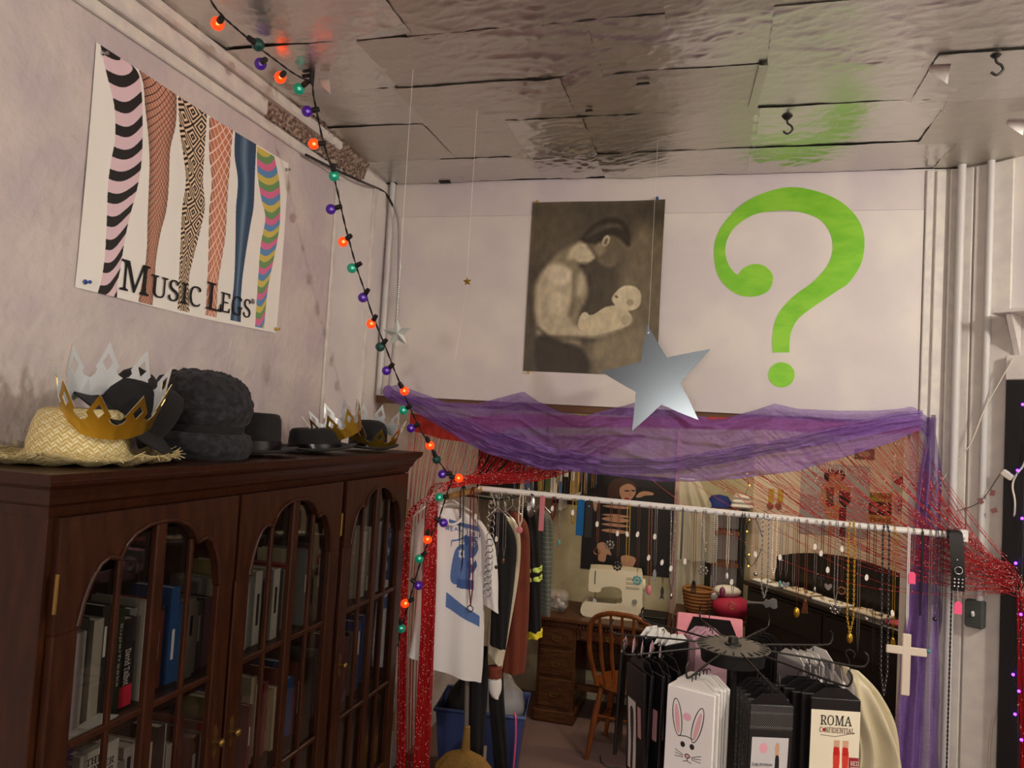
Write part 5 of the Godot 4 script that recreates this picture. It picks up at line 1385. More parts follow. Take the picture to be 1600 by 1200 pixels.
	var br := thing("corn_broom", "straw broom with wooden handle below the white T-shirt", "broom", Vector3(ba.x, 0, 0.06))
	part(br, "handle", G.new().tube([ba, bt], 0.011, 10), mat(Color("6f675f"), 0.5))
	part(br, "ferrule", G.new().tube([ba + Vector3(0, -0.03, 0), ba + Vector3(0, 0.09, 0)], [0.022, 0.015], 12), straw)
	part(br, "straw_head", G.new().lathe([Vector2(0.022, 0), Vector2(0.09, -0.025), Vector2(0.14, -0.08), Vector2(0.15, -0.2), Vector2(0.16, -ba.y + 0.025), Vector2(0.0, -ba.y + 0.025)], 40, Transform3D(Basis.from_scale(Vector3(1, 1, 0.45)), ba + Vector3(0, -0.02, 0)), func(w: Vector3) -> Vector3: return w * Vector3(1, 1, 1) + Vector3(w.x, 0, w.z) * 0.05 * sin(atan2(w.z, w.x) * 30.0)), straw)

# ---------------- the rail and what hangs on it ----------------
func rod_y(x: float) -> float: return lerpf(1.6665, 1.649, (x - 0.6) / 2.05)
func pendant(root: Node3D, kind: String, p: Vector3, m: Material) -> void:
	var x := Transform3D(Basis(), p)
	match kind:
		"heart": part(root, "pendant", G.new().cut(bez2([0, -0.016, 0.014, 0.0, 0.011, 0.011, 0.0, 0.006, -0.011, 0.011, -0.014, 0.0], 4), 0.006, x), m)
		"disc": part(root, "pendant", G.new().lathe([Vector2(0, 0), Vector2(0.016, 0), Vector2(0.014, 0.005), Vector2(0, 0.007)], 16, Transform3D(Basis(Vector3.RIGHT, PI / 2), p)), m)
		"oval": part(root, "pendant", G.new().ball(p, 0.016, 14, Vector3(0.8, 1.35, 0.5)), m)
		"ball": part(root, "pendant", G.new().ball(p, 0.009, 10), m)
		"ring": part(root, "pendant", G.new().tube(_vring(p, 0.014, 18), 0.0025, 6, true), m)
		"drop": part(root, "pendant", G.new().ball(p, 0.008, 8, Vector3(0.8, 1.8, 0.8)), m)
		"fish": part(root, "pendant", G.new().cut(bez2([0, 0.03, 0.008, 0.01, 0.005, -0.012, 0.011, -0.026, 0, -0.021, -0.011, -0.026, -0.005, -0.012, -0.008, 0.01], 3), 0.004, x), m)
		"flower":
			var g := G.new().ball(p, 0.008, 8)
			for k in 8: g.ball(p + Vector3(cos(TAU * k / 8), sin(TAU * k / 8), 0) * 0.016, 0.0065, 6)
			part(root, "pendant", g, m)
		"cross": part(root, "pendant", G.new().box(p, Vector3(0.007, 0.045, 0.004), 0.001).box(p + Vector3(0, 0.008, 0), Vector3(0.028, 0.007, 0.004), 0.001), m)
		"tassel":
			var g := G.new()
			for k in 7: g.tube([p + Vector3((k - 3) * 0.002, 0.02, 0), p + Vector3((k - 3) * 0.004, -0.03, 0)], 0.0012, 4)
			part(root, "pendant", g.ball(p + Vector3(0, 0.022, 0), 0.007, 8), m)
		"big_cross":
			part(root, "pendant", G.new().box(p, Vector3(0.033, 0.245, 0.008), 0.004).box(p + Vector3(0, 0.055, 0), Vector3(0.15, 0.033, 0.0072), 0.0032), m)
		"guitar":
			part(root, "pendant", G.new().cut(bez2([0.052, 0.004, 0.05, 0.017, 0.032, 0.02, 0.02, 0.012, 0.006, 0.016, -0.004, 0.004, -0.05, 0.003, -0.066, 0.006, -0.068, -0.006, -0.05, -0.004, -0.004, -0.005, 0.006, -0.019, 0.022, -0.014, 0.036, -0.022, 0.052, -0.016], 3), 0.007, Transform3D(Basis(Vector3.BACK, 0.06), p)), m)
func _vring(c: Vector3, r: float, n: int) -> Array:
	var o := []
	for k in n: o.append(c + Vector3(cos(TAU * k / n) * r, sin(TAU * k / n) * r, 0))
	return o
func rail() -> void:
	var a := on_z(748, 763, 0.15)
	var b := on_z(1507, 838, 0.15)
	var t := thing("hanging_rail", "white rail across the alcove opening carrying necklaces", "rail", (a + b) / 2)
	part(t, "white_rod", G.new().tube([a, b], 0.0135, 14), M.white)
	part(t, "wooden_pole", G.new().tube([on_z(697, 777, 0.14), a + Vector3(0.02, 0, 0)], 0.0145, 12), mat(Color("b08a4e"), 0.6))
	part(t, "brace_bar", G.new().tube([on_z(631, 818, 0.2), on_z(690, 771, 0.14)], 0.006, 8), M.white)
	part(t, "end_bracket", G.new().box(b + Vector3(0.0, 0, -0.06), Vector3(0.03, 0.05, 0.12), 0.004), M.white)
	var col := {"silver": M.steel, "gold": M.gold, "red": mat(Color("6d1420"), 0.2), "dark": mat(Color("2b2628"), 0.3, 0.4), "brown": mat(Color("5b2f22"), 0.5), "pearl": mat(Color("e9dccb"), 0.25), "black": M.black, "teal": mat(Color("4f9aa0"), 0.3), "copper": mat(Color("8f5a3a"), 0.35, 0.7), "gun": mat(Color("4a4a4e"), 0.3, 0.9), "pink": mat(Color("c9757f"), 0.4), "purple": mat(Color("6a2440"), 0.3), "white": M.white, "smoke": mat(Color("8d8580"), 0.3, 0.5)}
	# seen at (px), ending at (py), chain style, metal, pendant, its colour, tag, words
	var N := [
		[722, 900, "bead", "dark", "", "", 0, "dark bead strand"], [738, 945, "bead", "red", "ring", "gun", 0, "long dark red bead necklace"], [746, 860, "chain", "silver", "", "", 1, "silver chain with tag"],
		[767, 935, "rings", "silver", "", "", 0, "chain of large silver rings"], [779, 880, "thin", "silver", "ball", "gun", 1, "fine silver necklace with dark ball"], [790, 870, "chain", "silver", "drop", "copper", 0, "silver chain with copper drop"],
		[815, 822, "bead", "pearl", "disc", "pink", 0, "cream bead necklace with pink disc"], [829, 815, "hoop", "silver", "", "", 1, "wide glittering silver hoop"], [848, 828, "strip", "pink", "", "", 0, "pale pink strip"], [866, 812, "bead", "red", "", "", 1, "short red bead necklace"],
		[877, 842, "thin", "silver", "drop", "teal", 0, "fine necklace with turquoise drop"], [898, 820, "bead", "gold", "", "", 1, "gold bead strand"], [908, 835, "packet", "teal", "", "", 0, "shiny blue foil packet"], [921, 838, "strip", "black", "", "", 0, "black strap with a rivet"],
		[936, 855, "thin", "copper", "ring", "copper", 1, "copper chain with small ring"], [956, 845, "thin", "brown", "flower", "smoke", 0, "brown cord with charm cluster"], [968, 878, "thin", "copper", "flower", "gun", 1, "copper chain with big dark flower pendant"], [983, 880, "chain", "gold", "", "", 1, "gold chain"],
		[999, 900, "thin", "brown", "flower", "teal", 1, "brown cord with teal flower pendant"], [1017, 915, "chain", "copper", "oval", "pink", 1, "copper chain with pink stone"], [1026, 893, "thin", "silver", "fish", "silver", 1, "silver necklace with fish pendant"], [1038, 920, "thin", "dark", "fish", "gun", 1, "dark cord with bird shaped pendant"],
		[1052, 925, "bead", "silver", "drop", "silver", 1, "silver bead strand"], [1067, 872, "strip", "gun", "", "", 0, "narrow black leather thong"], [1074, 900, "thin", "silver", "", "", 1, "fine silver chain with long hanging tag"], [1087, 910, "thin", "brown", "tassel", "gun", 0, "brown cord with dark tassel"],
		[1102, 885, "bead", "silver", "flower", "smoke", 0, "chunky rhinestone necklace with flower charm"], [1119, 925, "chain", "silver", "disc", "smoke", 0, "double silver chain with disc"], [1132, 918, "thin", "brown", "oval", "purple", 0, "brown cord with purple oval"], [1139, 893, "thin", "pearl", "drop", "white", 0, "pale cord with white drop"], [1147, 940, "thin", "smoke", "ring", "copper", 1, "grey chain with copper loop"],
		[1162, 900, "bead", "gun", "", "", 0, "chunky dark silver bead strand"], [1177, 885, "loop", "black", "", "", 0, "wide open black cord loop"], [1184, 890, "thin", "silver", "ball", "silver", 1, "fine silver chain with small ball"], [1197, 935, "heavy", "silver", "guitar", "silver", 0, "heavy double silver chain with guitar pendant"], [1211, 900, "bead", "pearl", "", "", 0, "string of pearls"],
		[1222, 905, "thin", "silver", "drop", "teal", 1, "silver chain with green glass drop"], [1231, 906, "thin", "silver", "heart", "silver", 0, "silver chain with puffed heart"], [1242, 925, "thin", "smoke", "", "", 0, "plain grey chain"], [1248, 950, "thin", "brown", "oval", "gold", 0, "brown cord with gold oval locket"], [1261, 940, "thin", "copper", "tassel", "copper", 0, "copper chain with copper tassel"],
		[1276, 915, "thin", "silver", "drop", "silver", 1, "fine silver chain with clear drop"], [1286, 900, "thin", "gun", "cross", "gun", 1, "gunmetal chain with cross"], [1297, 909, "thin", "copper", "heart", "smoke", 1, "copper chain with smoky heart"], [1308, 945, "chain", "silver", "flower", "silver", 0, "silver rope chain with lacy flower"], [1318, 916, "thin", "brown", "ring", "copper", 1, "brown cord with copper hoop"],
		[1331, 990, "heavy", "gold", "oval", "gold", 0, "heavy gold chain with gold locket"], [1343, 1020, "thin", "smoke", "", "", 0, "long grey chain"], [1357, 960, "thin", "dark", "ball", "silver", 1, "dark cord with silver ball and tag"], [1367, 1050, "thin", "dark", "", "", 0, "long dark cord"], [1384, 1086, "heavy", "gun", "", "", 0, "long heavy gunmetal chain"], [1398, 1000, "thin", "gold", "tassel", "gold", 1, "gold chain with filigree tassel"],
		[1420, 985, "cord", "white", "big_cross", "pearl", 0, "white cord with large pale cross"], [1428, 895, "thin", "smoke", "", "", 2, "grey chain with bright pink tag"], [1441, 960, "strip", "gun", "", "", 0, "narrow black tassel strap"], [1454, 1010, "thin", "smoke", "ball", "teal", 0, "long grey chain with blue bead"], [1464, 960, "chain", "gun", "ball", "gun", 0, "gunmetal bead chain"], [1472, 990, "thin", "gun", "", "", 0, "long thin gunmetal chain"]]
	var n := N.size()
	for i in n:
		var q: Array = N[i]
		var top := on_z(q[0], 800, 0.15)
		top.y = rod_y(top.x)
		var end := on_z(q[0] - 3.0, q[1], 0.168)
		var sty: String = q[2]
		var m: Material = col[q[3]]
		var word := "necklace" if sty in ["thin", "chain", "bead", "heavy", "loop", "cord", "rings"] else ("bracelet" if sty == "hoop" else "accessory")
		var r := thing(word, "%s, %s piece left of the rail's leather cuff" % [q[7], nth(n - i)], word, Vector3(end.x, end.y, 0.168), "pieces on the white rail")
		var gap: float = {"thin": 0.004, "chain": 0.006, "bead": 0.008, "heavy": 0.012, "loop": 0.03, "cord": 0.003}.get(sty, 0.004)
		var path := []
		for s in [-1.0, 1.0]:
			var half := [Vector3(top.x + s * gap * 0.6, top.y, top.z - 0.016), Vector3(top.x + s * gap * 0.6, top.y + 0.0165, top.z), Vector3(top.x + s * gap * 0.6, top.y + 0.004, top.z + 0.0175)]
			for k in 8: half.append(Vector3(lerpf(top.x, end.x, k / 8.0) + s * gap * (1.0 if sty != "loop" else 0.35 + sin(PI * k / 8.0)), lerpf(top.y - 0.01, end.y + 0.012, k / 8.0), top.z + 0.018 - 0.001 * k / 8.0))
			if s > 0: half.reverse()
			path.append_array(half)
			if s < 0: path.append(Vector3(end.x, end.y, top.z + 0.017))
		match sty:
			"thin": part(r, "chain", G.new().tube(path, 0.0014, 4), m)
			"cord": part(r, "cord", G.new().tube(path, 0.0022, 6), m)
			"loop": part(r, "cord", G.new().tube(bez(path, 2), 0.0016, 5), m)
			"bead", "chain", "heavy":
				var c := Curve3D.new()
				for p in path: c.add_point(p)
				var rad: float = {"bead": 0.0045, "chain": 0.0024, "heavy": 0.005}[sty]
				var g := G.new()
				var cnt := int(c.get_baked_length() / (rad * 1.9))
				for k in cnt:
					var p := c.sample_baked(c.get_baked_length() * k / cnt)
					if sty == "bead": g.ball(p, rad, 6)
					else: g.box(p, Vector3(rad * 1.9, rad * 1.5, rad * 0.7), 0.0, Basis(Vector3.UP, PI / 2 * (k % 2)) * Basis(Vector3.BACK, 0.5 - (k % 2)))
				stuff(part(r, "beads" if sty == "bead" else "links", g, m))
			"rings":
				part(r, "hook", G.new().tube([top + Vector3(0, 0.0165, 0), top + Vector3(0, 0.0, 0.0175), Vector3(end.x, top.y - 0.04, 0.168)], 0.002, 5), m)
				var y := top.y - 0.055
				while y > end.y:
					part(r, "ring", G.new().tube(_vring(Vector3(lerpf(top.x, end.x, 0.5), y, 0.172 + 0.004 * (int(y * 100) % 2)), 0.0165, 18), 0.002, 5, true), m)
					y -= 0.029
			"hoop":
				part(r, "hoop", G.new().lathe([Vector2(0.055, -0.008), Vector2(0.058, 0), Vector2(0.055, 0.008), Vector2(0.053, 0), Vector2(0.055, -0.008)], 30, Transform3D(Basis(Vector3.UP, 0.5) * Basis(Vector3.BACK, PI / 2) * Basis.from_scale(Vector3(1, 1, 0.62)), Vector3(top.x, top.y - 0.04, 0.15))), m)
			"strip", "packet":
				var wd: float = {"pink": 0.024, "black": 0.032, "teal": 0.034, "gun": 0.009}[q[3]]
				part(r, "strap", G.new().box(Vector3((top.x + end.x) / 2, (top.y + end.y) / 2, 0.168), Vector3(wd, top.y - end.y + 0.01, 0.004), 0.0015), m if q[3] != "teal" else mat(Color("1f6aa8"), 0.15, 0.6))
				part(r, "loop", G.new().tube(_vring(top + Vector3(0, 0, 0), 0.0165, 14).map(func(v: Vector3) -> Vector3: return top + Vector3(0, v.y - top.y, v.x - top.x)), 0.002, 4, true), m)
				if q[3] == "black": part(r, "rivet", G.new().ball(Vector3(top.x, top.y - 0.02, 0.171), 0.005, 8), M.steel)
		if q[4] != "": pendant(r, q[4], Vector3(end.x, end.y - (0.135 if q[4] == "big_cross" else 0.018), 0.17), col[q[5]])
		if q[6] == 1:
			var f := rng.randf_range(0.35, 0.8)
			part(r, "price_tag", G.new().cut(bez2([0, 0.013, 0.006, 0.006, 0.006, -0.008, 0, -0.013, -0.006, -0.008, -0.006, 0.006], 3), 0.001, Transform3D(Basis(Vector3.BACK, rng.randf_range(-0.2, 0.2)), Vector3(lerpf(top.x, end.x, f) - 0.004, lerpf(top.y, end.y, f), 0.171))), M.paper)
		elif q[6] == 2:
			part(r, "price_tag", G.new().cut(shape2([-0.013, -0.024, 0.013, -0.024, 0.013, 0.016, 0.006, 0.024, -0.006, 0.024, -0.013, 0.016]), 0.001, Transform3D(Basis(), Vector3(end.x, end.y - 0.02, 0.171))), M.pink)
	# studded leather cuff at the rail's end
	var cp := on_z(1493, 838, 0.19)
	var c := thing("leather_cuff", "black studded leather cuff with pink tag at the right end of the rail", "cuff", cp + Vector3(0, -0.24, 0))
	part(c, "strap", G.new().grid(func(u: float, v: float) -> Vector3: return cp + Vector3((u - 0.5) * 0.05 + 0.012 * v, 0.012 - 0.225 * v, 0.003 + 0.012 * sin(v * 3.0)), 4, 14), M.black)
	part(c, "strap_loop", G.new().box(cp + Vector3(0, 0.004, -0.02), Vector3(0.05, 0.035, 0.045), 0.006), M.black)
	part(c, "d_ring", G.new().tube(_vring(cp + Vector3(0.008, -0.13, 0.022), 0.014, 16), 0.0028, 6, true), M.steel)
	for k in 9: part(c, "stud", G.new().lathe([Vector2(0.005, 0), Vector2(0, 0.006)], 6, Transform3D(Basis(Vector3.RIGHT, PI / 2), cp + Vector3(-0.004 + 0.014 * (k % 3), -0.165 - 0.014 * (k / 3), 0.018))), M.steel)
	part(c, "rivet", G.new().ball(cp + Vector3(0.004, -0.09, 0.015), 0.005, 8), M.steel)
	part(c, "price_tag", G.new().cut(shape2([-0.014, -0.024, 0.014, -0.024, 0.014, 0.016, 0.006, 0.026, -0.006, 0.026, -0.014, 0.016]), 0.001, Transform3D(Basis(), on_z(1497, 950, 0.205))), M.pink)
	part(c, "tag_string", G.new().tube([on_z(1496, 915, 0.205), on_z(1497, 940, 0.205)], 0.0007, 4), M.thread)
	var lg := G.new()
	var y := cp.y - 0.21
	var k := 0
	while y > 0.45:
		lg.box(Vector3(cp.x - 0.012 - 0.00 * k, y, 0.205), Vector3(0.007, 0.011, 0.003), 0.001, Basis(Vector3.UP, PI / 2 * (k % 2)))
		y -= 0.0085
		k += 1
	stuff(part(c, "leash_chain", lg, M.gun if M.has("gun") else M.wire))

# ---------------- turning rack of hosiery packets ----------------
func fishnet_print(insert: bool) -> Image:
	var p := Pic.new(220, 480, Color("d9d6d2"))
	for k in range(-30, 60):
		p.line([Vector2(k / 22.0, 0), Vector2(k / 22.0 + 0.9, 0.42)], 0.022, Color("0e0d0e"))
		p.line([Vector2(k / 22.0, 0), Vector2(k / 22.0 - 0.9, 0.42)], 0.022, Color("0e0d0e"))
		p.line([Vector2(k / 22.0, 0.42), Vector2(k / 22.0 + 1.2, 1.0)], 0.022, Color("0e0d0e"))
		p.line([Vector2(k / 22.0, 0.42), Vector2(k / 22.0 - 1.2, 1.0)], 0.022, Color("0e0d0e"))
	if insert:
		p.rect(0, 0.2, 1, 0.98, Color("151416"))
		p.rect(0.07, 0.26, 0.93, 0.9, Color("c9c8ca"))
		p.ell(0.35, 0.35, 0.1, 0.045, Color("e2a5b5"))
		var skin := Color("caa084")
		p.blob(shape2([0.62, 0.33, 0.68, 0.3, 0.72, 0.34, 0.71, 0.5, 0.73, 0.62, 0.66, 0.62, 0.64, 0.45]), skin)
		p.blob(shape2([0.64, 0.42, 0.72, 0.42, 0.73, 0.55, 0.65, 0.55]), Color("1b191b"))
		p.blob(shape2([0.6, 0.6, 0.7, 0.66, 0.9, 0.68, 0.92, 0.74, 0.78, 0.82, 0.7, 0.86, 0.62, 0.75]), skin)
		p.blob(shape2([0.6, 0.6, 0.7, 0.66, 0.72, 0.76, 0.76, 0.86, 0.66, 0.84, 0.58, 0.7]), Color("1b191b"))
	return p.im
func bunny_print() -> Image:
	var p := Pic.new(220, 480, Color("eceaec"))
	var ink := Color("1c1a1c")
	for s in [[0.18, 0.12, 0.3, 0.5, -0.12], [0.74, 0.18, 0.62, 0.5, 0.2]]:
		var cx: float = (s[0] + s[2]) / 2
		var cy: float = (s[1] + s[3]) / 2
		p.ell(cx, cy, 0.105, 0.2, ink, s[4]); p.ell(cx, cy, 0.085, 0.19, Color("eceaec"), s[4]); p.ell(cx, cy + 0.015, 0.05, 0.155, Color("e3aeb8"), s[4])
	p.line([Vector2(0.3, 0.5), Vector2(0.45, 0.485), Vector2(0.6, 0.5)], 0.02, ink)
	p.ell(0.45, 0.28, 0.09, 0.042, Color("eab0c4"))
	for x in [0.38, 0.58]: p.ell(x, 0.58, 0.05, 0.03, ink)
	p.ell(0.49, 0.69, 0.06, 0.025, ink); p.ell(0.49, 0.69, 0.04, 0.016, Color("e3aeb8"))
	p.line([Vector2(0.49, 0.71), Vector2(0.49, 0.74), Vector2(0.4, 0.755)], 0.016, ink); p.line([Vector2(0.49, 0.74), Vector2(0.58, 0.755)], 0.016, ink)
	for k in 3:
		p.line([Vector2(0.22, 0.65 + k * 0.035), Vector2(0.4, 0.69 + k * 0.012)], 0.014, ink)
		p.line([Vector2(0.78, 0.65 + k * 0.035), Vector2(0.58, 0.69 + k * 0.012)], 0.014, ink)
	return p.im
func roma_print() -> Image:
	var p := Pic.new(240, 480, Color("ebe4cc"))
	p.rect(0, 0, 1, 0.09, Color("121012"))
	p.line([Vector2(0.2, 0.3), Vector2(0.5, 0.31), Vector2(0.9, 0.27)], 0.012, Color("7a6a60"))
	p.ell(0.268, 0.258, 0.032, 0.016, Color("a3232c"))
	for s in [[0.48, 0.6, 0.52, 0.65], [0.66, 0.78, 0.66, 0.76]]:
		p.poly(shape2([s[0], 0.34, s[1], 0.34, s[1], 0.42, s[0], 0.42]), Color("d2a78a"))
		p.blob(shape2([s[0], 0.42, s[1], 0.42, s[1] + 0.01, 0.55, s[1] - 0.02, 0.72, s[3] - 0.02, 0.85, s[3], 1.0, s[2], 1.0, s[2] - 0.01, 0.85, s[0] + 0.02, 0.7]), Color("d2402f"))
		p.rect(s[0], 0.4, s[1], 0.47, Color("c3231f"))
	p.rect(0.8, 0.48, 1.0, 0.78, Color("9a2430"))
	p.ell(0.9, 0.93, 0.08, 0.05, Color("e0cf2e"))
	return p.im
func packet(label: String, x: Transform3D, w: float, h: float, body: Material, face: Material, back_tab: Material) -> Node3D:
	var t := thing("hosiery_packet", label, "packet", x.origin + Vector3(0, -h - 0.04, 0), "packets on the turning rack")
	part(t, "packet", G.new().box(x * Vector3(0, -h / 2 - 0.035, -0.006), Vector3(w, h, 0.012), 0.003, x.basis), body)
	part(t, "hang_tab", G.new().cut(shape2([-w * 0.5, -0.036, w * 0.5, -0.036, w * 0.22, -0.006, -w * 0.22, -0.006]), 0.002, x * Transform3D(Basis(), Vector3(0, 0, -0.008))), back_tab)
	part(t, "hook", G.new().tube(bez([x * Vector3(0, -0.012, -0.006), x * Vector3(0.0, 0.004, -0.006), x * Vector3(0.007, 0.009, -0.006), x * Vector3(0.011, 0.003, -0.006)]), 0.0018, 5), M.black)
	if face: part(t, "front_card", G.new().grid(func(u: float, v: float) -> Vector3: return x * Vector3((u - 0.5) * w * 0.97, -0.037 - v * (h - 0.004), 0.0012 + 0.0012 * sin(v * 7.0)), 4, 8), face)
	return t
func spinner() -> void:
	var o := Vector3(1.777, 1.31, 0.95)
	var t := thing("turning_rack", "round black wire turning rack crowded with hosiery packets", "display rack", Vector3(o.x, 0, o.z))
	var plate := mat(Color("6a655e"), 0.5, 0.4)
	part(t, "disc", G.new().lathe([Vector2(0, 0.004), Vector2(0.085, 0.004), Vector2(0.118, 0), Vector2(0.116, -0.004), Vector2(0, -0.004)], 40, Transform3D(Basis(), o)), plate)
	for k in 24: part(t, "slot", G.new().box(o + Vector3(cos(TAU * k / 24), 0.02, sin(TAU * k / 24)) * Vector3(0.1, 0.16, 0.1), Vector3(0.028, 0.003, 0.004), 0.0, Basis(Vector3.UP, -TAU * k / 24)), M.black)
	part(t, "hub", G.new().lathe([Vector2(0, 0.03), Vector2(0.015, 0.03), Vector2(0.017, 0.012), Vector2(0.026, 0.01), Vector2(0.027, 0.004), Vector2(0, 0.004)], 20, Transform3D(Basis(), o)), M.wire)
	part(t, "under_drum", G.new().lathe([Vector2(0, -0.005), Vector2(0.105, -0.006), Vector2(0.1, -0.05), Vector2(0, -0.05)], 30, Transform3D(Basis(), o)), M.black)
	part(t, "pole", G.new().tube([o, Vector3(o.x, 0.02, o.z)], 0.016, 12), M.wire)
	part(t, "foot", G.new().lathe([Vector2(0, 0.03), Vector2(0.05, 0.028), Vector2(0.22, 0.012), Vector2(0.23, 0.001), Vector2(0, 0.001)], 30, Transform3D(Basis(), Vector3(o.x, 0, o.z))), M.wire)
	part(t, "lower_ring", G.new().tube(ring_pts(Vector3(o.x, 0.86, o.z), 0.3, 30), 0.004, 6, true), M.wire)
	for k in 10: part(t, "lower_arm", G.new().tube(bez([Vector3(o.x, 0.87, o.z), Vector3(o.x + 0.3 * cos(TAU * k / 10), 0.86, o.z + 0.3 * sin(TAU * k / 10)), Vector3(o.x + 0.4 * cos(TAU * k / 10), 0.86, o.z + 0.4 * sin(TAU * k / 10)), Vector3(o.x + 0.415 * cos(TAU * k / 10), 0.89, o.z + 0.415 * sin(TAU * k / 10))], 3), 0.0035, 6), M.wire)
	var bun := printed(bunny_print(), 0.5)
	var net := printed(fishnet_print(true), 0.5)
	var rom := printed(roma_print(), 0.4)
	var plain_net := printed(fishnet_print(false), 0.6)
	var blackp := mat(Color("141316"), 0.3)
	var cp := Pic.new(110, 220, Color("161517"))
	cp.rect(0.12, 0.3, 0.6, 0.95, Color("cfcaca")); cp.blob(shape2([0.25, 0.4, 0.45, 0.4, 0.42, 0.7, 0.4, 0.95, 0.28, 0.95, 0.28, 0.7]), Color("3a2c2c")); cp.rect(0.7, 0.32, 0.9, 0.6, Color("b98a90"))
	var cover := printed(cp.im, 0.3)
	var pinkish := mat(Color("c99fae"), 0.5)
	var greyp := mat(Color("8f8a8c"), 0.4)
	var looks := [
		["clear white hosiery packet", M.white, null, greyp], ["black stocking packet with red leg picture in front", blackp, null, blackp], ["black fishnet packet", blackp, plain_net, blackp],
		["white packet", M.white, null, M.white], ["black boxed stocking packet", blackp, cover, blackp], ["black packet with pink edge", blackp, null, pinkish],
		["black packet with white back", blackp, null, M.white], ["pink and black packet", pinkish, null, pinkish], ["glossy black packet", blackp, null, blackp], ["pale grey packet", greyp, null, M.white]]
	var right := Vector3(0.999, 0, 0.03)
	var near := Vector3(-0.03, 0, 0.999)
	for k in 10:
		var a := TAU * k / 10.0
		var dir := right * cos(a) + near * sin(a)
		var up := 0.0
		part(t, "arm", G.new().tube(bez([o + dir * 0.06, o + dir * 0.2 + Vector3(0, -0.004, 0), o + dir * 0.37 + Vector3(0, -0.012, 0), o + dir * 0.4 + Vector3(0, -0.002, 0), o + dir * 0.405 + Vector3(0, 0.022, 0), o + dir * 0.395 + Vector3(0, 0.035, 0)], 4), 0.0032, 6), M.wire)
		var side := Vector3.UP.cross(dir)
		var cnt := 5
		for j in cnt:
			var rad := 0.36 - j * 0.03
			var x := Transform3D(Basis(side, Vector3.UP, dir) * Basis(Vector3.UP, rng.randf_range(-0.1, 0.1)) * Basis(Vector3.RIGHT, rng.randf_range(-0.03, 0.05)), o + dir * rad + Vector3(0, -0.02 + rng.randf_range(-0.008, 0.006), 0))
			if k == 1:
				var nn := (dir * 0.3 + near * 0.7).normalized()
				x.basis = Basis(Vector3.UP.cross(nn), Vector3.UP, nn)
			var L: Array = looks[k]
			var w := 0.125
			var face = L[2]
			var lab := "%s, %s inward on its arm" % [L[0], nth(j + 1)]
			if k == 3:
				w = 0.145
				face = bun if j == 0 else null
				lab = "white packet printed with a long eared rabbit face" if j == 0 else "white packet %s behind the rabbit face packet" % nth(j)
			elif k == 2:
				face = net if j == 0 else plain_net
				lab = "black fishnet packet with grey card of a gloved arm" if j == 0 else "black fishnet packet %s behind the gloved arm card" % nth(j)
			elif k == 1:
				w = 0.145
				face = rom if j == 0 else null
				lab = "cream packet picturing red stockings, black header" if j == 0 else "black headed packet %s behind the red stockings packet" % nth(j)
			elif k == 4 and j == 0: lab = "black boxed packet with narrow picture at the left of rabbit packet"
			var pk := packet(lab, x, w, 0.27 if k == 3 else 0.34, M.clear if (k == 0 and j % 2 == 0) else L[1], face, L[3])
			if k == 1 and j == 0:
				var f := x * Transform3D(Basis(), Vector3(-w * 0.5, -0.037, 0.0035))
				letters(pk, "ROMA", 0.028, w * 0.62, M.ink, f * Transform3D(Basis(), Vector3(w * 0.2, -0.072, 0)))
				letters(pk, "C  NFIDENTIAL", 0.015, w * 0.68, mat(Color("6b4038"), 0.7), f * Transform3D(Basis(), Vector3(w * 0.19, -0.093, 0)))
				var yy := -0.182
				for s in ["RED", "SHEER", "STAY UP", "STOCKING", "WITH", "LACE TOP"]:
					letters(pk, s, 0.012, w * 0.17, M.paper, f * Transform3D(Basis(), Vector3(w * 0.815, yy, 0)))
					yy -= 0.016
			if k == 2 and j == 0:
				var f := x * Transform3D(Basis(), Vector3(-w * 0.5, -0.037, 0.0035))
				letters(pk, "Leg Avenue", 0.01, w * 0.46, M.ink, f * Transform3D(Basis(), Vector3(w * 0.11, -0.168, 0)))
				letters(pk, "Fishnet Arm Warmers", 0.005, w * 0.44, M.ink, f * Transform3D(Basis(), Vector3(w * 0.11, -0.182, 0)))
				letters(pk, "Gauntlet Finger", 0.005, w * 0.4, M.ink, f * Transform3D(Basis(), Vector3(w * 0.11, -0.195, 0)))
	# boxed sets lying behind, cream satin dress to the right
	var pb := thing("pink_boxed_set", "flat pink box with a black window behind the turning rack", "box", on_z(1110, 985, 0.58))
	var c := on_z(1108, 983, 0.58)
	part(pb, "box", G.new().box(c, Vector3(0.24, 0.1, 0.03), 0.004, Basis(Vector3.RIGHT, -0.7)), mat(Color("e2909c"), 0.4))
	part(pb, "window", G.new().cut(shape2([-0.06, 0.035, 0.075, 0.035, 0.105, -0.04, -0.085, -0.04]), 0.002, Transform3D(Basis(Vector3.RIGHT, -0.7), c + Basis(Vector3.RIGHT, -0.7) * Vector3(0, 0, 0.016))), M.black_gloss)
	part(pb, "hanger_hook", G.new().tube(bez([c + Vector3(0, 0.03, 0), c + Vector3(-0.005, 0.08, 0), c + Vector3(-0.012, 0.095, 0.01), c + Vector3(-0.002, 0.105, 0.012)]), 0.002, 5), M.wire)
	var satin := mat(Color("d2c8a8"), 0.35)
	var dr := thing("cream_satin_dress", "cream satin dress hanging between turning rack and purple cloth", "dress", on_z(1360, 1250, 0.45))
	part(dr, "dress", hanging([[1316, 1332, 1040, 1046], [1318, 1366, 1062, 1078], [1326, 1396, 1100, 1128], [1345, 1400, 1180, 1190], [1320, 1400, 1300, 1300]], 0.45, 0.05, 0.05, 0.03, 72), satin)
	hanger(dr, on_z(1328, 1028, 0.45), 0.06, M.black)

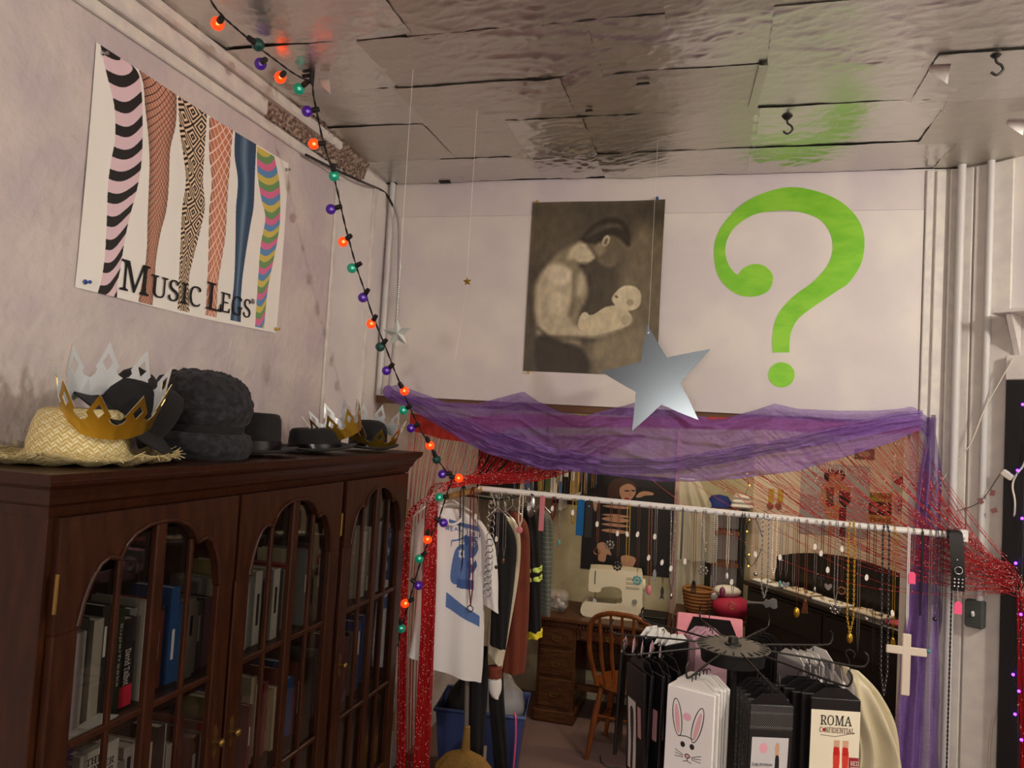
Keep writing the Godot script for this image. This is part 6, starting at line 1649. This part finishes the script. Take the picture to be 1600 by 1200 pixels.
# ---------------- string of coloured bulbs ----------------
func string_lights() -> void:
	var hook := on_y(487, 125, 3.17)
	var fwd := -view.z
	var d0 := (hook - CAM).dot(fwd)
	var d1 := (on_z(690, 740, 0.3) - CAM).dot(fwd)
	var place := func(px: float, py: float) -> Vector3:
		if py < 125 and px < 490: return on_y(px, py, 3.14)
		return CAM + sight(px, py) * lerpf(d0, d1, clampf((py - 125.0) / 615.0, 0, 1))
	var t := thing("bulb_string", "black string of orange, green and purple globe bulbs strung from the ceiling", "string lights", place.call(627, 990))
	var pts := []
	for q in shape2([318, -30, 332, 5, 350, 27, 370, 45, 390, 62, 412, 80, 432, 95, 455, 112, 474, 123, 487, 128, 490, 150, 497, 185, 506, 225, 518, 262, 524, 285, 532, 320, 540, 355, 548, 385, 558, 420, 570, 455, 583, 495, 600, 536, 613, 570, 627, 604, 640, 636, 654, 665, 668, 690, 678, 708, 688, 724, 700, 740, 706, 748, 700, 766, 694, 785, 685, 812, 670, 845, 660, 870, 648, 908, 638, 945, 626, 985, 622, 1010]): pts.append(place.call(q.x, q.y))
	var wire := G.new()
	var path := bez(pts, 6)
	for s in 2:
		var tw := []
		for i in path.size(): tw.append(path[i] + Vector3(cos(i * 0.9 + s * PI), 0.3 * sin(i * 0.9 + s * PI), sin(i * 0.9 + s * PI)) * 0.0022)
		wire.tube(tw, 0.0022, 5)
	part(t, "cord", wire, M.black)
	part(t, "ceiling_clip", G.new().box(hook + Vector3(0, 0.01, 0), Vector3(0.012, 0.05, 0.02), 0.003), M.black)
	var tint := {"o": Color("ff5a14"), "g": Color("0a9a78"), "p": Color("4a1499"), "d": Color("0c4a44")}
	var glow := {"o": 1.1, "g": 0.45, "p": 0.3, "d": 0.04}
	var gm := {}
	var fm := {}
	for k in tint:
		var m := mat(Color(tint[k].r, tint[k].g, tint[k].b, 0.82), 0.06)
		m.transparency = BaseMaterial3D.TRANSPARENCY_ALPHA
		m.emission_enabled = true
		m.emission = tint[k]
		m.emission_energy_multiplier = glow[k] * 0.35
		gm[k] = m
		var f := mat(tint[k].lerp(Color("ffe08a") if k == "o" else Color.WHITE, 0.55), 0.4)
		f.emission_enabled = true
		f.emission = f.albedo_color
		f.emission_energy_multiplier = glow[k] * 9.0
		fm[k] = f
	var bulbs := ["o", 340, 37, 349, 25, "d", 403, 70, 388, 59, "p", 407, 100, 419, 89, "o", 438, 121, 448, 109, "g", 467, 139, 479, 129, "p", 480, 174, 497, 171, "o", 490, 225, 507, 224, "g", 522, 275, 521, 262, "p", 517, 327, 534, 322, "o", 536, 378, 547, 369, "g", 550, 419, 559, 414, "p", 567, 465, 573, 456, "o", 580, 506, 586, 496, "d", 594, 542, 601, 534, "p", 604, 579, 613, 570, "o", 632, 611, 627, 603, "g", 630, 641, 641, 634, "p", 642, 669, 654, 663, "o", 672, 696, 668, 687, "d", 682, 718, 678, 707, "p", 691, 741, 700, 740, "o", 717, 747, 705, 745, "g", 686, 777, 696, 776, "p", 693, 817, 684, 812, "o", 668, 843, 669, 832, "g", 655, 873, 662, 866, "p", 654, 915, 647, 909, "o", 633, 943, 640, 939, "g", 627, 982, 625, 970]
	for i in range(0, bulbs.size(), 5):
		var k: String = bulbs[i]
		var c: Vector3 = place.call(bulbs[i + 1], bulbs[i + 2])
		var a: Vector3 = place.call(bulbs[i + 3], bulbs[i + 4])
		var dir := (a - c).normalized()
		var bl := part(t, "bulb", G.new().ball(c, 0.0205, 18), gm[k])
		part(bl, "filament", G.new().ball(c + dir * 0.002, 0.006, 8), fm[k])
		part(bl, "socket", G.new().tube([c + dir * 0.018, c + dir * 0.024, c + dir * 0.045], [0.009, 0.0105, 0.009], 10), M.black)
		if k == "o":
			var l := OmniLight3D.new()
			l.name = "bulb_light"
			l.light_color = tint[k]
			l.light_energy = 0.0012
			l.light_size = 0.02
			l.omni_range = 6.0
			l.omni_attenuation = 2.0
			l.shadow_enabled = true
			l.position = c - t.position - bl.position
			bl.add_child(l, true)

# ---------------- slanted wall at the right ----------------
func right_side() -> void:
	var w := Basis(Vector3.UP, deg_to_rad(-36.0))
	var o := Vector3(2.67, 0, 0)
	var X := Transform3D(w, o)
	single("steam_pipe", G.new().tube([Vector3(2.652, 0.0, 0.05), Vector3(2.652, CEIL - 0.005, 0.05)], 0.0165, 14), M.pipe, "white painted pipe from floor to ceiling right of the question mark", "pipe")
	single("wall_conduit", G.new().tube([X * Vector3(0.118, 1.39, 0.028), X * Vector3(0.118, CEIL - 0.005, 0.028)], 0.014, 12), M.pipe, "white conduit dropping from the ceiling to the grey switch box", "pipe")
	var s := thing("light_switch", "grey metal switch box with a white toggle under the conduit", "switch", X * Vector3(0.105, 1.28, 0.03))
	part(s, "box", G.new().box(X * Vector3(0.105, 1.335, 0.032), Vector3(0.068, 0.11, 0.04), 0.006, w), mat(Color("4d5350"), 0.45, 0.3))
	part(s, "toggle", G.new().box(X * Vector3(0.105, 1.337, 0.058), Vector3(0.009, 0.02, 0.014), 0.002, w * Basis(Vector3.RIGHT, 0.4)), M.white)
	for y in [1.305, 1.366]: part(s, "screw", G.new().ball(X * Vector3(0.105, y, 0.0525), 0.003, 6), M.steel)
	# dark doorway
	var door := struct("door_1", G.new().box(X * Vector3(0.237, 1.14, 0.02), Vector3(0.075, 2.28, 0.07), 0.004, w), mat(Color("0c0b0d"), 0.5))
	part(door, "doorway_dark", G.new().box(X * Vector3(0.7, 1.14, -0.0), Vector3(0.85, 2.28, 0.02), 0.0, w), mat(Color("17131a"), 0.7))  # dark sheet stands in for the darkness beyond the doorway
	part(door, "lintel", G.new().box(X * Vector3(0.66, 2.33, 0.02), Vector3(0.93, 0.1, 0.06), 0.004, w), M.trim)
	var sh := thing("bracket_shelf", "small white ledge on a bracket above the dark doorway", "shelf", X * Vector3(0.24, 2.4, 0.05))
	part(sh, "ledge", G.new().box(X * Vector3(0.3, 2.545, 0.07), Vector3(0.26, 0.016, 0.14), 0.003, w), M.trim)
	part(sh, "bracket", G.new().cut(shape2([0, 0, 0.11, 0, 0.0, -0.16]), 0.02, X * Transform3D(Basis(Vector3.UP, -PI / 2), Vector3(0.235, 2.536, 0.012))), M.trim)
	# cords
	var cream := mat(Color("d9d3c6"), 0.5)
	var P := func(px: float, py: float, off: float) -> Vector3:
		var n := w.z
		var q := o + n * off
		var d := sight(px, py)
		return CAM + d * ((q - CAM).dot(n) / d.dot(n))
	var c := thing("white_extension_cord", "white cord with plug running down beside the dark doorway", "cord", P.call(1545, 1230, 0.02))
	part(c, "cord", G.new().tube(bez([P.call(1610, 690, 0.08), P.call(1600, 725, 0.07), P.call(1588, 742, 0.065), P.call(1582, 760, 0.065), P.call(1586, 790, 0.06), P.call(1580, 850, 0.03), P.call(1573, 920, 0.02), P.call(1570, 1000, 0.02), P.call(1562, 1080, 0.02), P.call(1548, 1150, 0.02), P.call(1543, 1260, 0.02)]), 0.004, 6), cream)
	part(c, "plug", G.new().box(P.call(1574, 742, 0.06), Vector3(0.045, 0.026, 0.022), 0.004, w * Basis(Vector3.BACK, -0.6)), cream)
	single("looped_white_cord", G.new().tube(bez([P.call(1583, 560, 0.06), P.call(1560, 600, 0.05), P.call(1538, 640, 0.05), P.call(1518, 690, 0.05), P.call(1500, 715, 0.05), P.call(1478, 742, 0.055), P.call(1464, 762, 0.06)]), 0.003, 6), cream, "thin white cord crossing the pipes above the rail", "cord")
	var tw := thing("paper_twist", "reddish frayed paper twist on a dark wire beside the plug", "ornament", P.call(1545, 780, 0.05))
	part(tw, "wire", G.new().tube(bez([P.call(1590, 700, 0.05), P.call(1560, 745, 0.05), P.call(1530, 785, 0.05), P.call(1490, 800, 0.05)]), 0.0015, 5), M.wire)
	for q in [[1550, 770, 0.3], [1553, 797, -0.6], [1532, 783, 1.0]]: part(tw, "scrap", G.new().cut(shape2([-0.012, -0.008, 0.004, -0.014, 0.015, 0.004, 0.0, 0.014]), 0.001, Transform3D(w * Basis(Vector3.BACK, q[2]), P.call(q[0], q[1], 0.055))), mat(Color("8a5a58"), 0.7))
	# purple lights in the doorway
	var led := mat(Color("7a3cff"), 0.3)
	led.emission_enabled = true; led.emission = Color("6a2cff"); led.emission_energy_multiplier = 9.0
	var f := thing("purple_lights", "string of tiny purple lights in the dark doorway", "string lights", P.call(1590, 1200, 0.07))
	var lp := []
	for q in [[1598, 632], [1590, 735], [1597, 810], [1587, 880], [1595, 960], [1583, 1054], [1592, 1080], [1586, 1116], [1596, 1156], [1590, 1220]]: lp.append(P.call(q[0], q[1], 0.075))
	part(f, "wire", G.new().tube(bez(lp, 4), 0.0012, 4), M.black)
	for p in lp: part(f, "bulb", G.new().ball(p, 0.006, 8), led)
